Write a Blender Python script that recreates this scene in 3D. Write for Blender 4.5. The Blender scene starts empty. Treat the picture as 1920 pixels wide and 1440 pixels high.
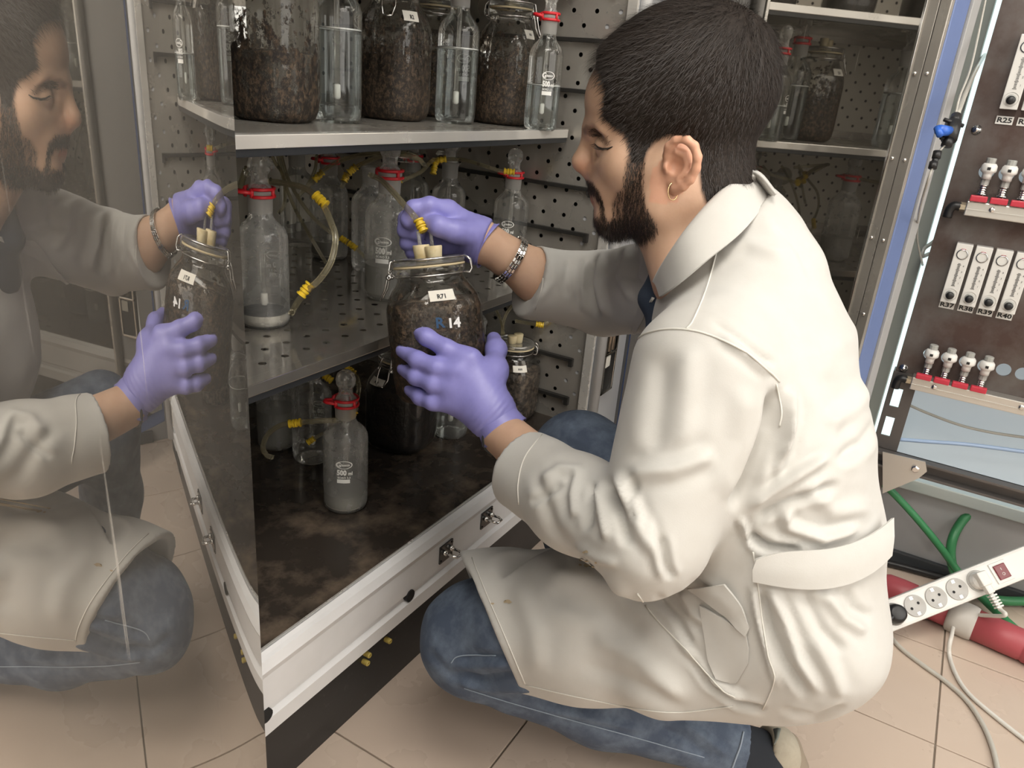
import bpy, bmesh, math, random
import numpy as np
from mathutils import Vector, Matrix
random.seed(7); np.random.seed(7)
S = bpy.context.scene
COL = S.collection
# ------------------------------------------------------------------ camera
FPX, PITCH, ROLL, YAW, CAMZ = 1423.71, math.radians(21.704), math.radians(-5.068), math.radians(28.956), 1.03
def _rot():
    cp, sp = math.cos(PITCH), math.sin(PITCH); cr, sr = math.cos(ROLL), math.sin(ROLL); cw, sw = math.cos(YAW), math.sin(YAW)
    f = np.array([cp*cw, cp*sw, -sp]); r = np.array([sw, -cw, 0.0]); d = np.cross(f, r)
    return np.stack([r*cr + d*sr, -r*sr + d*cr, f], 1)
RC = _rot()
CAMP = np.array([0, 0, CAMZ])
cam = bpy.data.cameras.new('camera'); cam.sensor_width = 36; cam.lens = FPX/1920*36; cam.clip_start = 0.02
camo = bpy.data.objects.new('camera', cam); COL.objects.link(camo)
M = Matrix.Identity(4)
for i in range(3):
    M[i][0] = RC[i, 0]; M[i][1] = -RC[i, 1]; M[i][2] = -RC[i, 2]; M[i][3] = CAMP[i]
camo.matrix_world = M
S.camera = camo
# ------------------------------------------------------------------ light and exposure
S.view_settings.view_transform = 'Standard'; S.view_settings.look = 'None'
S.view_settings.gamma = 1; S.view_settings.use_curve_mapping = False
S.view_settings.exposure = 0.15
S.cycles.max_bounces = 10; S.cycles.diffuse_bounces = 4; S.cycles.glossy_bounces = 5
S.cycles.transparent_max_bounces = 40; S.cycles.transmission_bounces = 6
S.cycles.caustics_reflective = False; S.cycles.caustics_refractive = False
S.cycles.sample_clamp_indirect = 6
W = bpy.data.worlds.new('world'); S.world = W; W.use_nodes = True
W.node_tree.nodes['Background'].inputs[0].default_value = (1.0, 0.97, 0.92, 1)
W.node_tree.nodes['Background'].inputs[1].default_value = 0.42
def area(name, loc, target, size, energy, color=(1, 1, 1)):
    l = bpy.data.lights.new(name, 'AREA'); l.shape = 'RECTANGLE'; l.size, l.size_y = size; l.energy = energy; l.color = color
    o = bpy.data.objects.new(name, l); COL.objects.link(o); o.location = loc
    o.rotation_euler = (Vector(target) - Vector(loc)).to_track_quat('-Z', 'Y').to_euler()
    return o
area('ceiling_lamp_light', (0.30, -0.15, 2.55), (0.75, 0.4, 0.6), (1.3, 0.5), 22, (1.0, 0.95, 0.87))
area('ceiling_lamp_light', (1.5, -1.3, 2.55), (1.35, 0.0, 0.5), (1.3, 0.5), 6, (1.0, 0.96, 0.90))
area('ceiling_lamp_light', (-0.9, 0.3, 2.5), (0.9, 0.5, 0.6), (1.0, 0.6), 26, (1.0, 0.95, 0.87))
area('ceiling_lamp_light', (0.3, -1.9, 2.5), (0.9, 0.8, 0.6), (1.8, 0.9), 22, (1.0, 0.95, 0.87))  # added lamp by the front wall, throws more light into the cabinet

# ------------------------------------------------------------------ projection helpers: a pixel of the 1920x1440 frame and a distance give a place
def ray(px, py): return RC @ np.array([px-960.0, py-720.0, FPX])
def P(px, py, D): return CAMP + ray(px, py)*(D/FPX)
def atz(px, py, z): r = ray(px, py); return CAMP + r*((z-CAMZ)/r[2])
def aty(px, py, y): r = ray(px, py); return CAMP + r*(y/r[1])
def atx(px, py, x): r = ray(px, py); return CAMP + r*(x/r[0])
def proj(pts):
    c = (np.asarray(pts, float) - CAMP) @ RC
    return 960+FPX*c[..., 0]/c[..., 2], 720+FPX*c[..., 1]/c[..., 2], c[..., 2]
# ------------------------------------------------------------------ object helpers
def tag(o, label=None, cat=None, group=None, kind=None):
    if label: o['label'] = label
    if cat: o['category'] = cat
    if group: o['group'] = group
    if kind: o['kind'] = kind
    return o
def empty(name, loc=(0, 0, 0), rot=(0, 0, 0)):
    o = bpy.data.objects.new(name, None); COL.objects.link(o); o.location = loc; o.rotation_euler = rot; o.empty_display_size = .05
    return o
def link(name, me, m=None, parent=None, smooth=False):
    o = bpy.data.objects.new(name, me); COL.objects.link(o)
    if m is not None:
        me.materials.clear()
        for q in (m if isinstance(m, (list, tuple)) else [m]): me.materials.append(q)
    if parent is not None: o.parent = parent
    if smooth: me.polygons.foreach_set('use_smooth', [True]*len(me.polygons))
    return o
class MB:
    def __init__(s): s.v = []; s.f = []; s.mi = []; s.cur = 0
    def add(s, v, f):
        n = len(s.v); s.v += [tuple(map(float, q)) for q in v]; s.f += [tuple(i+n for i in q) for q in f]; s.mi += [s.cur]*len(f); return s
    def box(s, a, b, bev=0.0, mat=None):
        (x0, y0, z0), (x1, y1, z1) = a, b
        if bev <= 0:
            v = [(x0,y0,z0),(x1,y0,z0),(x1,y1,z0),(x0,y1,z0),(x0,y0,z1),(x1,y0,z1),(x1,y1,z1),(x0,y1,z1)]
            f = [(3,2,1,0),(4,5,6,7),(0,1,5,4),(1,2,6,5),(2,3,7,6),(3,0,4,7)]
        else:
            bm = bmesh.new(); bmesh.ops.create_cube(bm, size=1)
            for q in bm.verts: q.co = Vector(((x0+x1)/2+q.co.x*(x1-x0), (y0+y1)/2+q.co.y*(y1-y0), (z0+z1)/2+q.co.z*(z1-z0)))
            bmesh.ops.bevel(bm, geom=bm.edges[:], offset=bev, segments=2, profile=.6, affect='EDGES')
            bm.verts.index_update(); v = [tuple(q.co) for q in bm.verts]; f = [tuple(w.index for w in q.verts) for q in bm.faces]; bm.free()
        if mat is not None: v = [tuple(mat @ Vector(q)) for q in v]
        return s.add(v, f)
    def lathe(s, prof, n=32, mat=None, ex=None, caps=True):
        """prof: (r,z) rows; ex: list of superellipse exponents per row"""
        v = []; f = []
        for i, (r, z) in enumerate(prof):
            e = 2.0 if ex is None else ex[i]
            for k in range(n):
                t = 2*math.pi*(k+.5)/n; c, q = math.cos(t), math.sin(t)
                m = r/((abs(c)**e+abs(q)**e)**(1/e)) if e != 2 else r
                v.append((m*c, m*q, z))
        for i in range(len(prof)-1):
            for k in range(n): f.append((i*n+k, i*n+(k+1) % n, (i+1)*n+(k+1) % n, (i+1)*n+k))
        if caps:
            f.append(tuple(range(n-1, -1, -1))); m = (len(prof)-1)*n; f.append(tuple(m+k for k in range(n)))
        if mat is not None: v = [tuple(mat @ Vector(q)) for q in v]
        return s.add(v, f)
    def tube(s, pts, r, n=8, closed=False, caps=True):
        pts = [Vector(p) for p in pts]; N = len(pts); rs = r if isinstance(r, (list, tuple)) else [r]*N
        up = None; v = []; f = []
        for i in range(N):
            a = pts[i-1] if (i > 0 or closed) else pts[i]; b = pts[(i+1) % N] if (i < N-1 or closed) else pts[i]
            t = (b-a).normalized()
            if up is None:
                up = Vector((0, 0, 1)) if abs(t.z) < .9 else Vector((1, 0, 0))
            u = (up - t*up.dot(t)); u = u.normalized() if u.length > 1e-6 else t.orthogonal().normalized(); up = u; w = t.cross(u)
            for k in range(n):
                q = 2*math.pi*k/n; v.append(pts[i] + (u*math.cos(q)+w*math.sin(q))*rs[i])
        for i in range(N if closed else N-1):
            j = (i+1) % N
            for k in range(n): f.append((i*n+k, i*n+(k+1) % n, j*n+(k+1) % n, j*n+k))
        if caps and not closed: f.append(tuple(range(n-1, -1, -1))); f.append(tuple((N-1)*n+k for k in range(n)))
        return s.add(v, f)
    def cyl(s, a, b, r, n=16, r2=None):
        return s.tube([a, b], [r, r if r2 is None else r2], n)
    def mesh(s, name):
        me = bpy.data.meshes.new(name); me.from_pydata(s.v, [], s.f)
        if any(s.mi): me.polygons.foreach_set('material_index', s.mi)
        me.update(); return me
    def build(s, name, m, parent=None, smooth=False, angle=None):
        me = s.mesh(name); o = link(name, me, m, parent, smooth or angle is not None)
        if angle is not None:
            bm = bmesh.new(); bm.from_mesh(me); bmesh.ops.recalc_face_normals(bm, faces=bm.faces)
            for e in bm.edges:
                if len(e.link_faces) == 2 and e.calc_face_angle(0) > angle: e.smooth = False
            bm.to_mesh(me); bm.free()
        return o
def crom(pts, n=10):
    p = [Vector(q) for q in pts]; p = [p[0]*2-p[1]] + p + [p[-1]*2-p[-2]]; out = []
    for i in range(1, len(p)-2):
        for k in range(n):
            t = k/n; a, b, c, d = p[i-1], p[i], p[i+1], p[i+2]
            out.append(.5*((2*b)+(c-a)*t+(2*a-5*b+4*c-d)*t*t+(3*b-a-3*c+d)*t**3))
    return out + [p[-2]]
def text_mesh(body, size, bold=0.0):
    cu = bpy.data.curves.new('writing', 'FONT'); cu.body = body; cu.size = size; cu.align_x = 'CENTER'; cu.align_y = 'CENTER'; cu.offset = bold; cu.resolution_u = 2
    o = bpy.data.objects.new('writing', cu); COL.objects.link(o)
    me = bpy.data.meshes.new_from_object(o.evaluated_get(bpy.context.evaluated_depsgraph_get()))
    bpy.data.objects.remove(o); bpy.data.curves.remove(cu); return me
def text_mb(mb, body, size, fn, bold=0.0, sx=1.0):
    """adds flat lettering to mb, every point (x,y) sent through fn"""
    me = text_mesh(body, size, bold)
    mb.add([fn(v.co.x*sx, v.co.y) for v in me.vertices], [tuple(p.vertices) for p in me.polygons]); bpy.data.meshes.remove(me)
def basis(o, x, y):
    o = Vector(o); x = Vector(x).normalized(); y = Vector(y); y = (y - x*y.dot(x)).normalized(); z = x.cross(y)
    return Matrix(((x.x,y.x,z.x,o.x),(x.y,y.y,z.y,o.y),(x.z,y.z,z.z,o.z),(0,0,0,1)))
def copy_tree(o, parent=None):
    c = o.copy(); COL.objects.link(c)
    if parent is not None: c.parent = parent
    for ch in list(o.children): copy_tree(ch, c)
    return c
# ------------------------------------------------------------------ materials
def mat(name, col, rough=.5, metal=0.0, spec=.5, noise=None, bump=None, emit=None, alpha=1.0, trans=0.0, coat=0.0, sheen=0.0, sss=0.0, attr=None, roughnoise=None):
    m = bpy.data.materials.new(name); m.use_nodes = True; nt = m.node_tree; b = nt.nodes['Principled BSDF']; L = nt.links
    b.inputs['Base Color'].default_value = (*col, 1); b.inputs['Roughness'].default_value = rough; b.inputs['Metallic'].default_value = metal
    b.inputs['Specular IOR Level'].default_value = spec; b.inputs['Alpha'].default_value = alpha
    b.inputs['Transmission Weight'].default_value = trans; b.inputs['Coat Weight'].default_value = coat; b.inputs['Sheen Weight'].default_value = sheen
    if sss: b.inputs['Subsurface Weight'].default_value = sss; b.inputs['Subsurface Radius'].default_value = (.008, .004, .002); b.inputs['Subsurface Scale'].default_value = 1
    if emit: b.inputs['Emission Color'].default_value = (*emit[0], 1); b.inputs['Emission Strength'].default_value = emit[1]
    tc = nt.nodes.new('ShaderNodeTexCoord')
    src = None
    if noise:   # (scale, detail, col2, lo, hi[, stretch])
        n = nt.nodes.new('ShaderNodeTexNoise'); n.inputs['Scale'].default_value = noise[0]; n.inputs['Detail'].default_value = noise[1]; n.inputs['Roughness'].default_value = .62
        mp = nt.nodes.new('ShaderNodeMapping'); L.new(tc.outputs['Object'], mp.inputs[0]); L.new(mp.outputs[0], n.inputs[0])
        if len(noise) > 5: mp.inputs['Scale'].default_value = noise[5]
        r = nt.nodes.new('ShaderNodeMapRange'); r.inputs[1].default_value = noise[3]; r.inputs[2].default_value = noise[4]; L.new(n.outputs[0], r.inputs[0])
        mx = nt.nodes.new('ShaderNodeMix'); mx.data_type = 'RGBA'; mx.inputs[6].default_value = (*col, 1); mx.inputs[7].default_value = (*noise[2], 1)
        L.new(r.outputs[0], mx.inputs[0]); L.new(mx.outputs[2], b.inputs['Base Color']); src = mx.outputs[2]
    if attr:
        a = nt.nodes.new('ShaderNodeAttribute'); a.attribute_name = attr
        if src is None: L.new(a.outputs['Color'], b.inputs['Base Color'])
        else:
            mm = nt.nodes.new('ShaderNodeMix'); mm.data_type = 'RGBA'; mm.blend_type = 'MULTIPLY'; mm.inputs[0].default_value = 1
            L.new(src, mm.inputs[6]); L.new(a.outputs['Color'], mm.inputs[7]); L.new(mm.outputs[2], b.inputs['Base Color'])
    if roughnoise:  # (scale, lo, hi, stretch)
        n = nt.nodes.new('ShaderNodeTexNoise'); n.inputs['Scale'].default_value = roughnoise[0]; n.inputs['Detail'].default_value = 5
        mp = nt.nodes.new('ShaderNodeMapping'); L.new(tc.outputs['Object'], mp.inputs[0]); L.new(mp.outputs[0], n.inputs[0])
        if len(roughnoise) > 3: mp.inputs['Scale'].default_value = roughnoise[3]
        r = nt.nodes.new('ShaderNodeMapRange'); r.inputs[1].default_value = .35; r.inputs[2].default_value = .7; r.inputs[3].default_value = roughnoise[1]; r.inputs[4].default_value = roughnoise[2]
        L.new(n.outputs[0], r.inputs[0]); L.new(r.outputs[0], b.inputs['Roughness'])
    if bump:  # (scale, strength, distance[, stretch])
        n = nt.nodes.new('ShaderNodeTexNoise'); n.inputs['Scale'].default_value = bump[0]; n.inputs['Detail'].default_value = 4
        mp = nt.nodes.new('ShaderNodeMapping'); L.new(tc.outputs['Object'], mp.inputs[0]); L.new(mp.outputs[0], n.inputs[0])
        if len(bump) > 3: mp.inputs['Scale'].default_value = bump[3]
        bp = nt.nodes.new('ShaderNodeBump'); bp.inputs['Strength'].default_value = bump[1]; bp.inputs['Distance'].default_value = bump[2]
        L.new(n.outputs[0], bp.inputs['Height']); L.new(bp.outputs[0], b.inputs['Normal'])
    return m
def glass_mat(name, tint=(1, 1, 1), milk=0.0, milkcol=(.9, .9, .88), gloss=1.0, rough=.03, ior=1.45, milknoise=None):
    """thin clear shell: transparent + Fresnel reflection, with a share of milky film"""
    m = bpy.data.materials.new(name); m.use_nodes = True; nt = m.node_tree; nt.nodes.clear(); L = nt.links
    out = nt.nodes.new('ShaderNodeOutputMaterial'); tr = nt.nodes.new('ShaderNodeBsdfTransparent'); tr.inputs[0].default_value = (*tint, 1)
    gl = nt.nodes.new('ShaderNodeBsdfGlossy'); gl.inputs['Roughness'].default_value = rough; gl.inputs[0].default_value = (gloss, gloss, gloss, 1)
    lw = nt.nodes.new('ShaderNodeFresnel'); lw.inputs[0].default_value = ior
    geo = nt.nodes.new('ShaderNodeNewGeometry')  # fresnel flips inside out on back faces: use the same ior both ways
    mi = nt.nodes.new('ShaderNodeMix'); mi.data_type = 'FLOAT'; mi.inputs[2].default_value = ior; mi.inputs[3].default_value = 1/ior if False else ior
    L.new(geo.outputs['Backfacing'], mi.inputs[0])
    cl = nt.nodes.new('ShaderNodeMath'); cl.operation = 'MINIMUM'; cl.inputs[1].default_value = .75; L.new(lw.outputs[0], cl.inputs[0])
    mx = nt.nodes.new('ShaderNodeMixShader'); L.new(cl.outputs[0], mx.inputs[0]); L.new(tr.outputs[0], mx.inputs[1]); L.new(gl.outputs[0], mx.inputs[2])
    cur = mx
    if milk > 0:
        df = nt.nodes.new('ShaderNodeBsdfDiffuse'); df.inputs[0].default_value = (*milkcol, 1)
        tl = nt.nodes.new('ShaderNodeBsdfTranslucent'); tl.inputs[0].default_value = (*milkcol, 1)
        dm = nt.nodes.new('ShaderNodeMixShader'); dm.inputs[0].default_value = .5; L.new(df.outputs[0], dm.inputs[1]); L.new(tl.outputs[0], dm.inputs[2])
        m2 = nt.nodes.new('ShaderNodeMixShader'); m2.inputs[0].default_value = milk
        L.new(cur.outputs[0], m2.inputs[1]); L.new(dm.outputs[0], m2.inputs[2])
        if milknoise:  # (scale, lo, hi, amount)
            tc = nt.nodes.new('ShaderNodeTexCoord'); n = nt.nodes.new('ShaderNodeTexNoise'); n.inputs['Scale'].default_value = milknoise[0]; n.inputs['Detail'].default_value = 8; n.inputs['Roughness'].default_value = .7
            L.new(tc.outputs['Object'], n.inputs[0]); r = nt.nodes.new('ShaderNodeMapRange'); r.inputs[1].default_value = milknoise[1]; r.inputs[2].default_value = milknoise[2]
            r.inputs[3].default_value = milk; r.inputs[4].default_value = milknoise[3]; L.new(n.outputs[0], r.inputs[0]); L.new(r.outputs[0], m2.inputs[0])
        cur = m2
    L.new(cur.outputs[0], out.inputs[0]); return m
K = {}
K['steel'] = mat('brushed steel', (.46, .435, .395), .3, .6, noise=(3.0, 6, (.34, .32, .285), .4, .7), roughnoise=(5, .18, .36))
K['steel_dark'] = mat('dark polished steel', (.42, .395, .36), .2, .8, noise=(7, 8, (.27, .25, .225), .4, .7), roughnoise=(7, .08, .26))
K['shelf_edge'] = mat('bright folded steel edge', (.78, .76, .72), .22, .55, roughnoise=(14, .1, .35))
K['black_edge'] = mat('black shelf lip', (.02, .022, .025), .35)
K['chrome'] = mat('chrome', (.75, .74, .72), .12, 1.0)
K['wire'] = mat('zinc wire', (.62, .61, .60), .25, 1.0)
K['floor_mat'] = mat('stained dark steel floor', (.036, .029, .024), .2, 0.0, .5, noise=(11, 9, (.15, .115, .085), .48, .70), roughnoise=(6, .1, .32))
K['white_paint'] = mat('white painted metal', (.74, .74, .75), .38, noise=(5, 4, (.66, .66, .66), .45, .75))
K['grey_paint'] = mat('light grey painted metal', (.55, .56, .58), .35)
K['black_panel'] = mat('black laminate', (.018, .018, .019), .38, noise=(60, 3, (.05, .05, .05), .62, .8))
K['black'] = mat('black plastic', (.012, .012, .013), .4)
K['dark'] = mat('dark void', (.008, .008, .008), .7)
K['blue_paint'] = mat('blue painted door edge', (.125, .175, .345), .4)
K['glass'] = glass_mat('clear glass', (.97, .98, .97), .015, rough=.02)
K['glass_film'] = glass_mat('filmed glass', (.96, .96, .94), .10, milknoise=(18, .4, .75, .2))
K['glass_milky'] = glass_mat('milky glass', (.95, .95, .93), .17, milknoise=(14, .35, .7, .34))
K['frost'] = glass_mat('ground glass', (.9, .9, .88), .5, (.85, .84, .81), .6, .3)
K['water'] = glass_mat('water', (.93, .95, .95), .03, (.8, .85, .85), rough=.02, ior=1.33)
K['cloudy'] = glass_mat('cloudy water', (.8, .8, .77), .34, (.75, .73, .68), rough=.05, ior=1.33)
K['sediment'] = mat('pale sediment', (.70, .67, .60), .7, noise=(60, 4, (.55, .51, .44), .4, .7))
K['meniscus_glint'] = mat('bright water line', (.92, .93, .92), .15, spec=.8)  # white ring paints the glint along the water's rim
K['print'] = mat('white enamel print', (.80, .80, .77), .5)
K['frit'] = mat('white sintered glass', (.85, .84, .79), .7)
K['red'] = mat('red plastic clip', (.62, .02, .03), .35)
K['yellow'] = mat('yellow hose coupling', (.72, .50, .03), .35)
K['brass'] = mat('dull yellow plug', (.45, .35, .09), .45)
K['hose'] = glass_mat('clear hose', (.86, .83, .72), .16, (.72, .66, .46), rough=.1)
K['paper'] = mat('paper label', (.80, .77, .70), .7)
K['ink'] = mat('black ink', (.02, .02, .02), .6)
K['white_ink'] = mat('white paint marker', (.9, .9, .9), .5)
K['blue_ink'] = mat('blue marker', (.02, .07, .16), .5)
K['gasket'] = mat('pale rubber gasket', (.62, .52, .33), .6)
K['stopper'] = mat('pale yellow rubber stopper', (.70, .60, .38), .5, noise=(40, 3, (.55, .42, .2), .5, .75), sss=.1)
K['soil'] = mat('moist soil', (.010, .006, .004), .5, noise=(85, 9, (.20, .12, .065), .49, .60), bump=(120, 1.0, .006))
K['soil_grey'] = mat('dry grey soil', (.030, .021, .016), .55, noise=(70, 9, (.18, .135, .10), .45, .62), bump=(120, 1.0, .005))
K['soil_dark'] = mat('wet black soil', (.010, .007, .006), .5, noise=(50, 8, (.035, .02, .015), .5, .7), bump=(90, .5, .004))
def splat_mat(name, col, thr, scale, fog=.18):
    m = glass_mat(name, (.97, .97, .95), fog, (.62, .58, .50)); nt = m.node_tree; L = nt.links
    out = [n for n in nt.nodes if n.type == 'OUTPUT_MATERIAL'][0]; prev = out.inputs[0].links[0].from_socket
    tc = nt.nodes.new('ShaderNodeTexCoord'); n = nt.nodes.new('ShaderNodeTexNoise'); n.inputs['Scale'].default_value = scale; n.inputs['Detail'].default_value = 9; n.inputs['Roughness'].default_value = .75
    L.new(tc.outputs['Object'], n.inputs[0])
    sx = nt.nodes.new('ShaderNodeSeparateXYZ'); L.new(tc.outputs['Object'], sx.inputs[0])
    h = nt.nodes.new('ShaderNodeMapRange'); h.inputs[1].default_value = .03; h.inputs[2].default_value = .20; h.inputs[3].default_value = thr-.13; h.inputs[4].default_value = thr+.12; L.new(sx.outputs[2], h.inputs[0])
    g = nt.nodes.new('ShaderNodeMath'); g.operation = 'SUBTRACT'; L.new(n.outputs[0], g.inputs[0]); L.new(h.outputs[0], g.inputs[1])
    r = nt.nodes.new('ShaderNodeMapRange'); r.inputs[1].default_value = 0; r.inputs[2].default_value = .03; L.new(g.outputs[0], r.inputs[0])
    df = nt.nodes.new('ShaderNodeBsdfPrincipled'); df.inputs['Roughness'].default_value = .45
    n2 = nt.nodes.new('ShaderNodeTexNoise'); n2.inputs['Scale'].default_value = 130; n2.inputs['Detail'].default_value = 8; n2.inputs['Roughness'].default_value = .75; L.new(tc.outputs['Object'], n2.inputs[0])
    cr = nt.nodes.new('ShaderNodeMapRange'); cr.inputs[1].default_value = .47; cr.inputs[2].default_value = .62; L.new(n2.outputs[0], cr.inputs[0])
    cm_ = nt.nodes.new('ShaderNodeMix'); cm_.data_type = 'RGBA'; cm_.inputs[6].default_value = (col[0]*.45, col[1]*.45, col[2]*.45, 1); cm_.inputs[7].default_value = (.115, .075, .045, 1); L.new(cr.outputs[0], cm_.inputs[0]); L.new(cm_.outputs[2], df.inputs['Base Color'])
    bp = nt.nodes.new('ShaderNodeBump'); bp.inputs['Strength'].default_value = .8; bp.inputs['Distance'].default_value = .003; L.new(n2.outputs[0], bp.inputs['Height']); L.new(bp.outputs[0], df.inputs['Normal'])
    mx = nt.nodes.new('ShaderNodeMixShader'); L.new(r.outputs[0], mx.inputs[0]); L.new(prev, mx.inputs[1]); L.new(df.outputs[0], mx.inputs[2]); L.new(mx.outputs[0], out.inputs[0])
    return m
K['splat'] = splat_mat('glass spattered with soil', (.018, .010, .006), .54, 42, .16)
K['splat_fine'] = splat_mat('glass with soil smears', (.03, .018, .010), .49, 70, .035)
def mirror_mat(name, refl, haze, hazecol, rough):
    m = bpy.data.materials.new(name); m.use_nodes = True; nt = m.node_tree; nt.nodes.clear(); L = nt.links
    out = nt.nodes.new('ShaderNodeOutputMaterial'); g = nt.nodes.new('ShaderNodeBsdfGlossy'); g.inputs[0].default_value = (*refl, 1); g.inputs['Roughness'].default_value = rough
    d = nt.nodes.new('ShaderNodeBsdfDiffuse'); d.inputs[0].default_value = (*hazecol, 1)
    tc = nt.nodes.new('ShaderNodeTexCoord'); n = nt.nodes.new('ShaderNodeTexNoise'); n.inputs['Scale'].default_value = 3; n.inputs['Detail'].default_value = 7; L.new(tc.outputs['Object'], n.inputs[0])
    r = nt.nodes.new('ShaderNodeMapRange'); r.inputs[1].default_value = .4; r.inputs[2].default_value = .75; r.inputs[3].default_value = haze; r.inputs[4].default_value = haze*1.9; L.new(n.outputs[0], r.inputs[0])
    # dried drip marks: thin vertical streaks in the film on the sheet
    mp = nt.nodes.new('ShaderNodeMapping'); mp.inputs['Scale'].default_value = (60, 60, 1.5); L.new(tc.outputs['Object'], mp.inputs[0])
    n2 = nt.nodes.new('ShaderNodeTexNoise'); n2.inputs['Scale'].default_value = 2.2; n2.inputs['Detail'].default_value = 2; L.new(mp.outputs[0], n2.inputs[0])
    r2 = nt.nodes.new('ShaderNodeMapRange'); r2.inputs[1].default_value = .71; r2.inputs[2].default_value = .76; r2.inputs[4].default_value = .25; L.new(n2.outputs[0], r2.inputs[0])
    ad = nt.nodes.new('ShaderNodeMath'); ad.operation = 'ADD'; L.new(r.outputs[0], ad.inputs[0]); L.new(r2.outputs[0], ad.inputs[1])
    mx = nt.nodes.new('ShaderNodeMixShader'); L.new(ad.outputs[0], mx.inputs[0]); L.new(g.outputs[0], mx.inputs[1]); L.new(d.outputs[0], mx.inputs[2]); L.new(mx.outputs[0], out.inputs[0]); return m
K['mirror_left'] = mirror_mat('polished door liner', (.80, .78, .75), .055, (.62, .58, .52), .012)
K['mirror_right'] = mirror_mat('smoked glass door liner', (.33, .315, .29), .03, (.55, .50, .42), .02)
# ================================================================== room shell
ZF, ZM, ZT, ZU = .273, .63, .942, 1.25      # cabinet floor and shelf heights
fl = empty('floor'); tag(fl, 'pinkish beige ceramic tile floor with grey joints', kind='structure')
MB().box((-1.6, -2.2, -.05), (2.6, 1.9, -.004)).build('grout_bed', mat('grey grout', (.27, .225, .18), .8), fl)
K['tile'] = mat('beige ceramic tile', (.57, .465, .385), .30, noise=(2.2, 4, (.535, .43, .35), .3, .75), roughnoise=(6, .22, .42))
tx, ty, tp, tq = .717, .423, .2925, .3118
tb = MB().box((-tp/2+.0016, -tq/2+.0016, -.012), (tp/2-.0016, tq/2-.0016, 0), .0012).mesh('tile')
tb.materials.append(K['tile'])
for i in range(-7, 6):
    for j in range(-8, 5):
        o = bpy.data.objects.new('tile', tb); COL.objects.link(o); o.parent = fl
        o.location = (tx+(i+.5)*tp, ty+(j+.5)*tq, random.uniform(-.0004, .0004))
MB().box((-1.6, -2.2, 2.62), (2.6, 1.9, 2.7)).build('ceiling', mat('white ceiling', (.8, .8, .78), .9)).__setitem__('kind', 'structure')
wallm = mat('off white wall', (.80, .78, .74), .8)
def structure(o, label=None): o['kind'] = 'structure'; return o
wf = MB(); wf.box((-1.7, -2.3, 0), (2.6, -2.2, .85)); wf.box((-1.7, -2.3, 2.25), (2.6, -2.2, 2.62)); wf.box((-1.7, -2.3, .85), (-1.1, -2.2, 2.25)); wf.box((1.7, -2.3, .85), (2.6, -2.2, 2.25))
structure(wf.build('wall_front', wallm))
w2 = empty('added_fill_window', (.3, -2.25, .85)); structure(w2); w2i = Matrix.Translation((-.3, 2.25, -.85))  # added glowing window behind the camera, brightens the cabinet interior
o = MB().box((-1.1, -2.29, .85), (1.7, -2.28, 2.25)).build('pane', mat('added glowing pane', (.8, .8, .8), .3, emit=((1.0, .97, .92), 2.45)), w2); o.matrix_parent_inverse = w2i
m = MB()
for x in (-1.1, -.2, .74, 1.66): m.box((x, -2.28, .85), (x+.04, -2.19, 2.25), .003)
for z in (.85, 2.21): m.box((-1.1, -2.28, z), (1.7, -2.19, z+.04), .003)
o = m.build('window_frame', K['white_paint'], w2); o.matrix_parent_inverse = w2i
structure(MB().box((-1.7, -2.2, 0), (-1.6, 1.9, 2.62)).build('wall_left', wallm))
structure(MB().box((-1.6, 1.85, 0), (2.6, 1.95, 2.62)).build('wall_back', wallm))
# right wall: grey metal below, a bright daylight pane above
WX = 1.90
YS0, YS1 = atx(1816, 100, WX)[1], atx(1868, 100, WX)[1]-.01      # the bright strip between door and panel
wr = MB(); wr.box((WX, -2.2, 0), (WX+.1, 1.85, .215)); wr.box((WX, YS0+.06, .215), (WX+.1, 1.85, 2.62)); wr.box((WX, -2.2, 1.9), (WX+.1, YS0+.06, 2.62)); wr.box((WX, -2.2, .215), (WX+.1, -1.0, 1.9))
K['wall_grey'] = mat('grey enamelled metal wall', (.40, .405, .41), .38, noise=(2, 4, (.33, .335, .34), .4, .7))
structure(wr.build('wall_right', K['wall_grey']))
w1 = empty('window_1', (WX+.06, -.44, .25)); structure(w1)
def wl(mb, name, m): o = mb.build(name, m, w1); o.matrix_parent_inverse = Matrix.Translation((-WX-.06, .44, -.25)); return o
K['pane'] = mat('daylit frosted pane', (.5, .55, .58), .3, emit=((.80, .97, .95), 1.0)); K['pane2'] = mat('daylit tinted pane', (.42, .47, .50), .25, emit=((.52, .60, .64), .40))
wl(MB().box((WX+.05, YS1-.05, .215), (WX+.06, YS0+.06, 1.9)), 'pane', K['pane'])
wl(MB().box((WX+.03, -1.0, .215), (WX+.04, YS1-.02, 1.9)), 'pane', K['pane2'])
wl(MB().box((WX-.012, YS0-.022, .215), (WX+.05, YS0+.06, 1.9), .003), 'window_frame', mat('pale green frame', (.50, .55, .49), .45))
wl(MB().box((WX-.02, -1.0, .205), (WX+.05, YS0-.022, .235), .003), 'window_sill', mat('pale aluminium sill', (.60, .68, .68), .3, .4))
structure(MB().box((WX-.012, -2.2, 0), (WX, .6, .035), .003).build('baseboard_right', mat('dark skirting', (.05, .055, .06), .5)))
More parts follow.
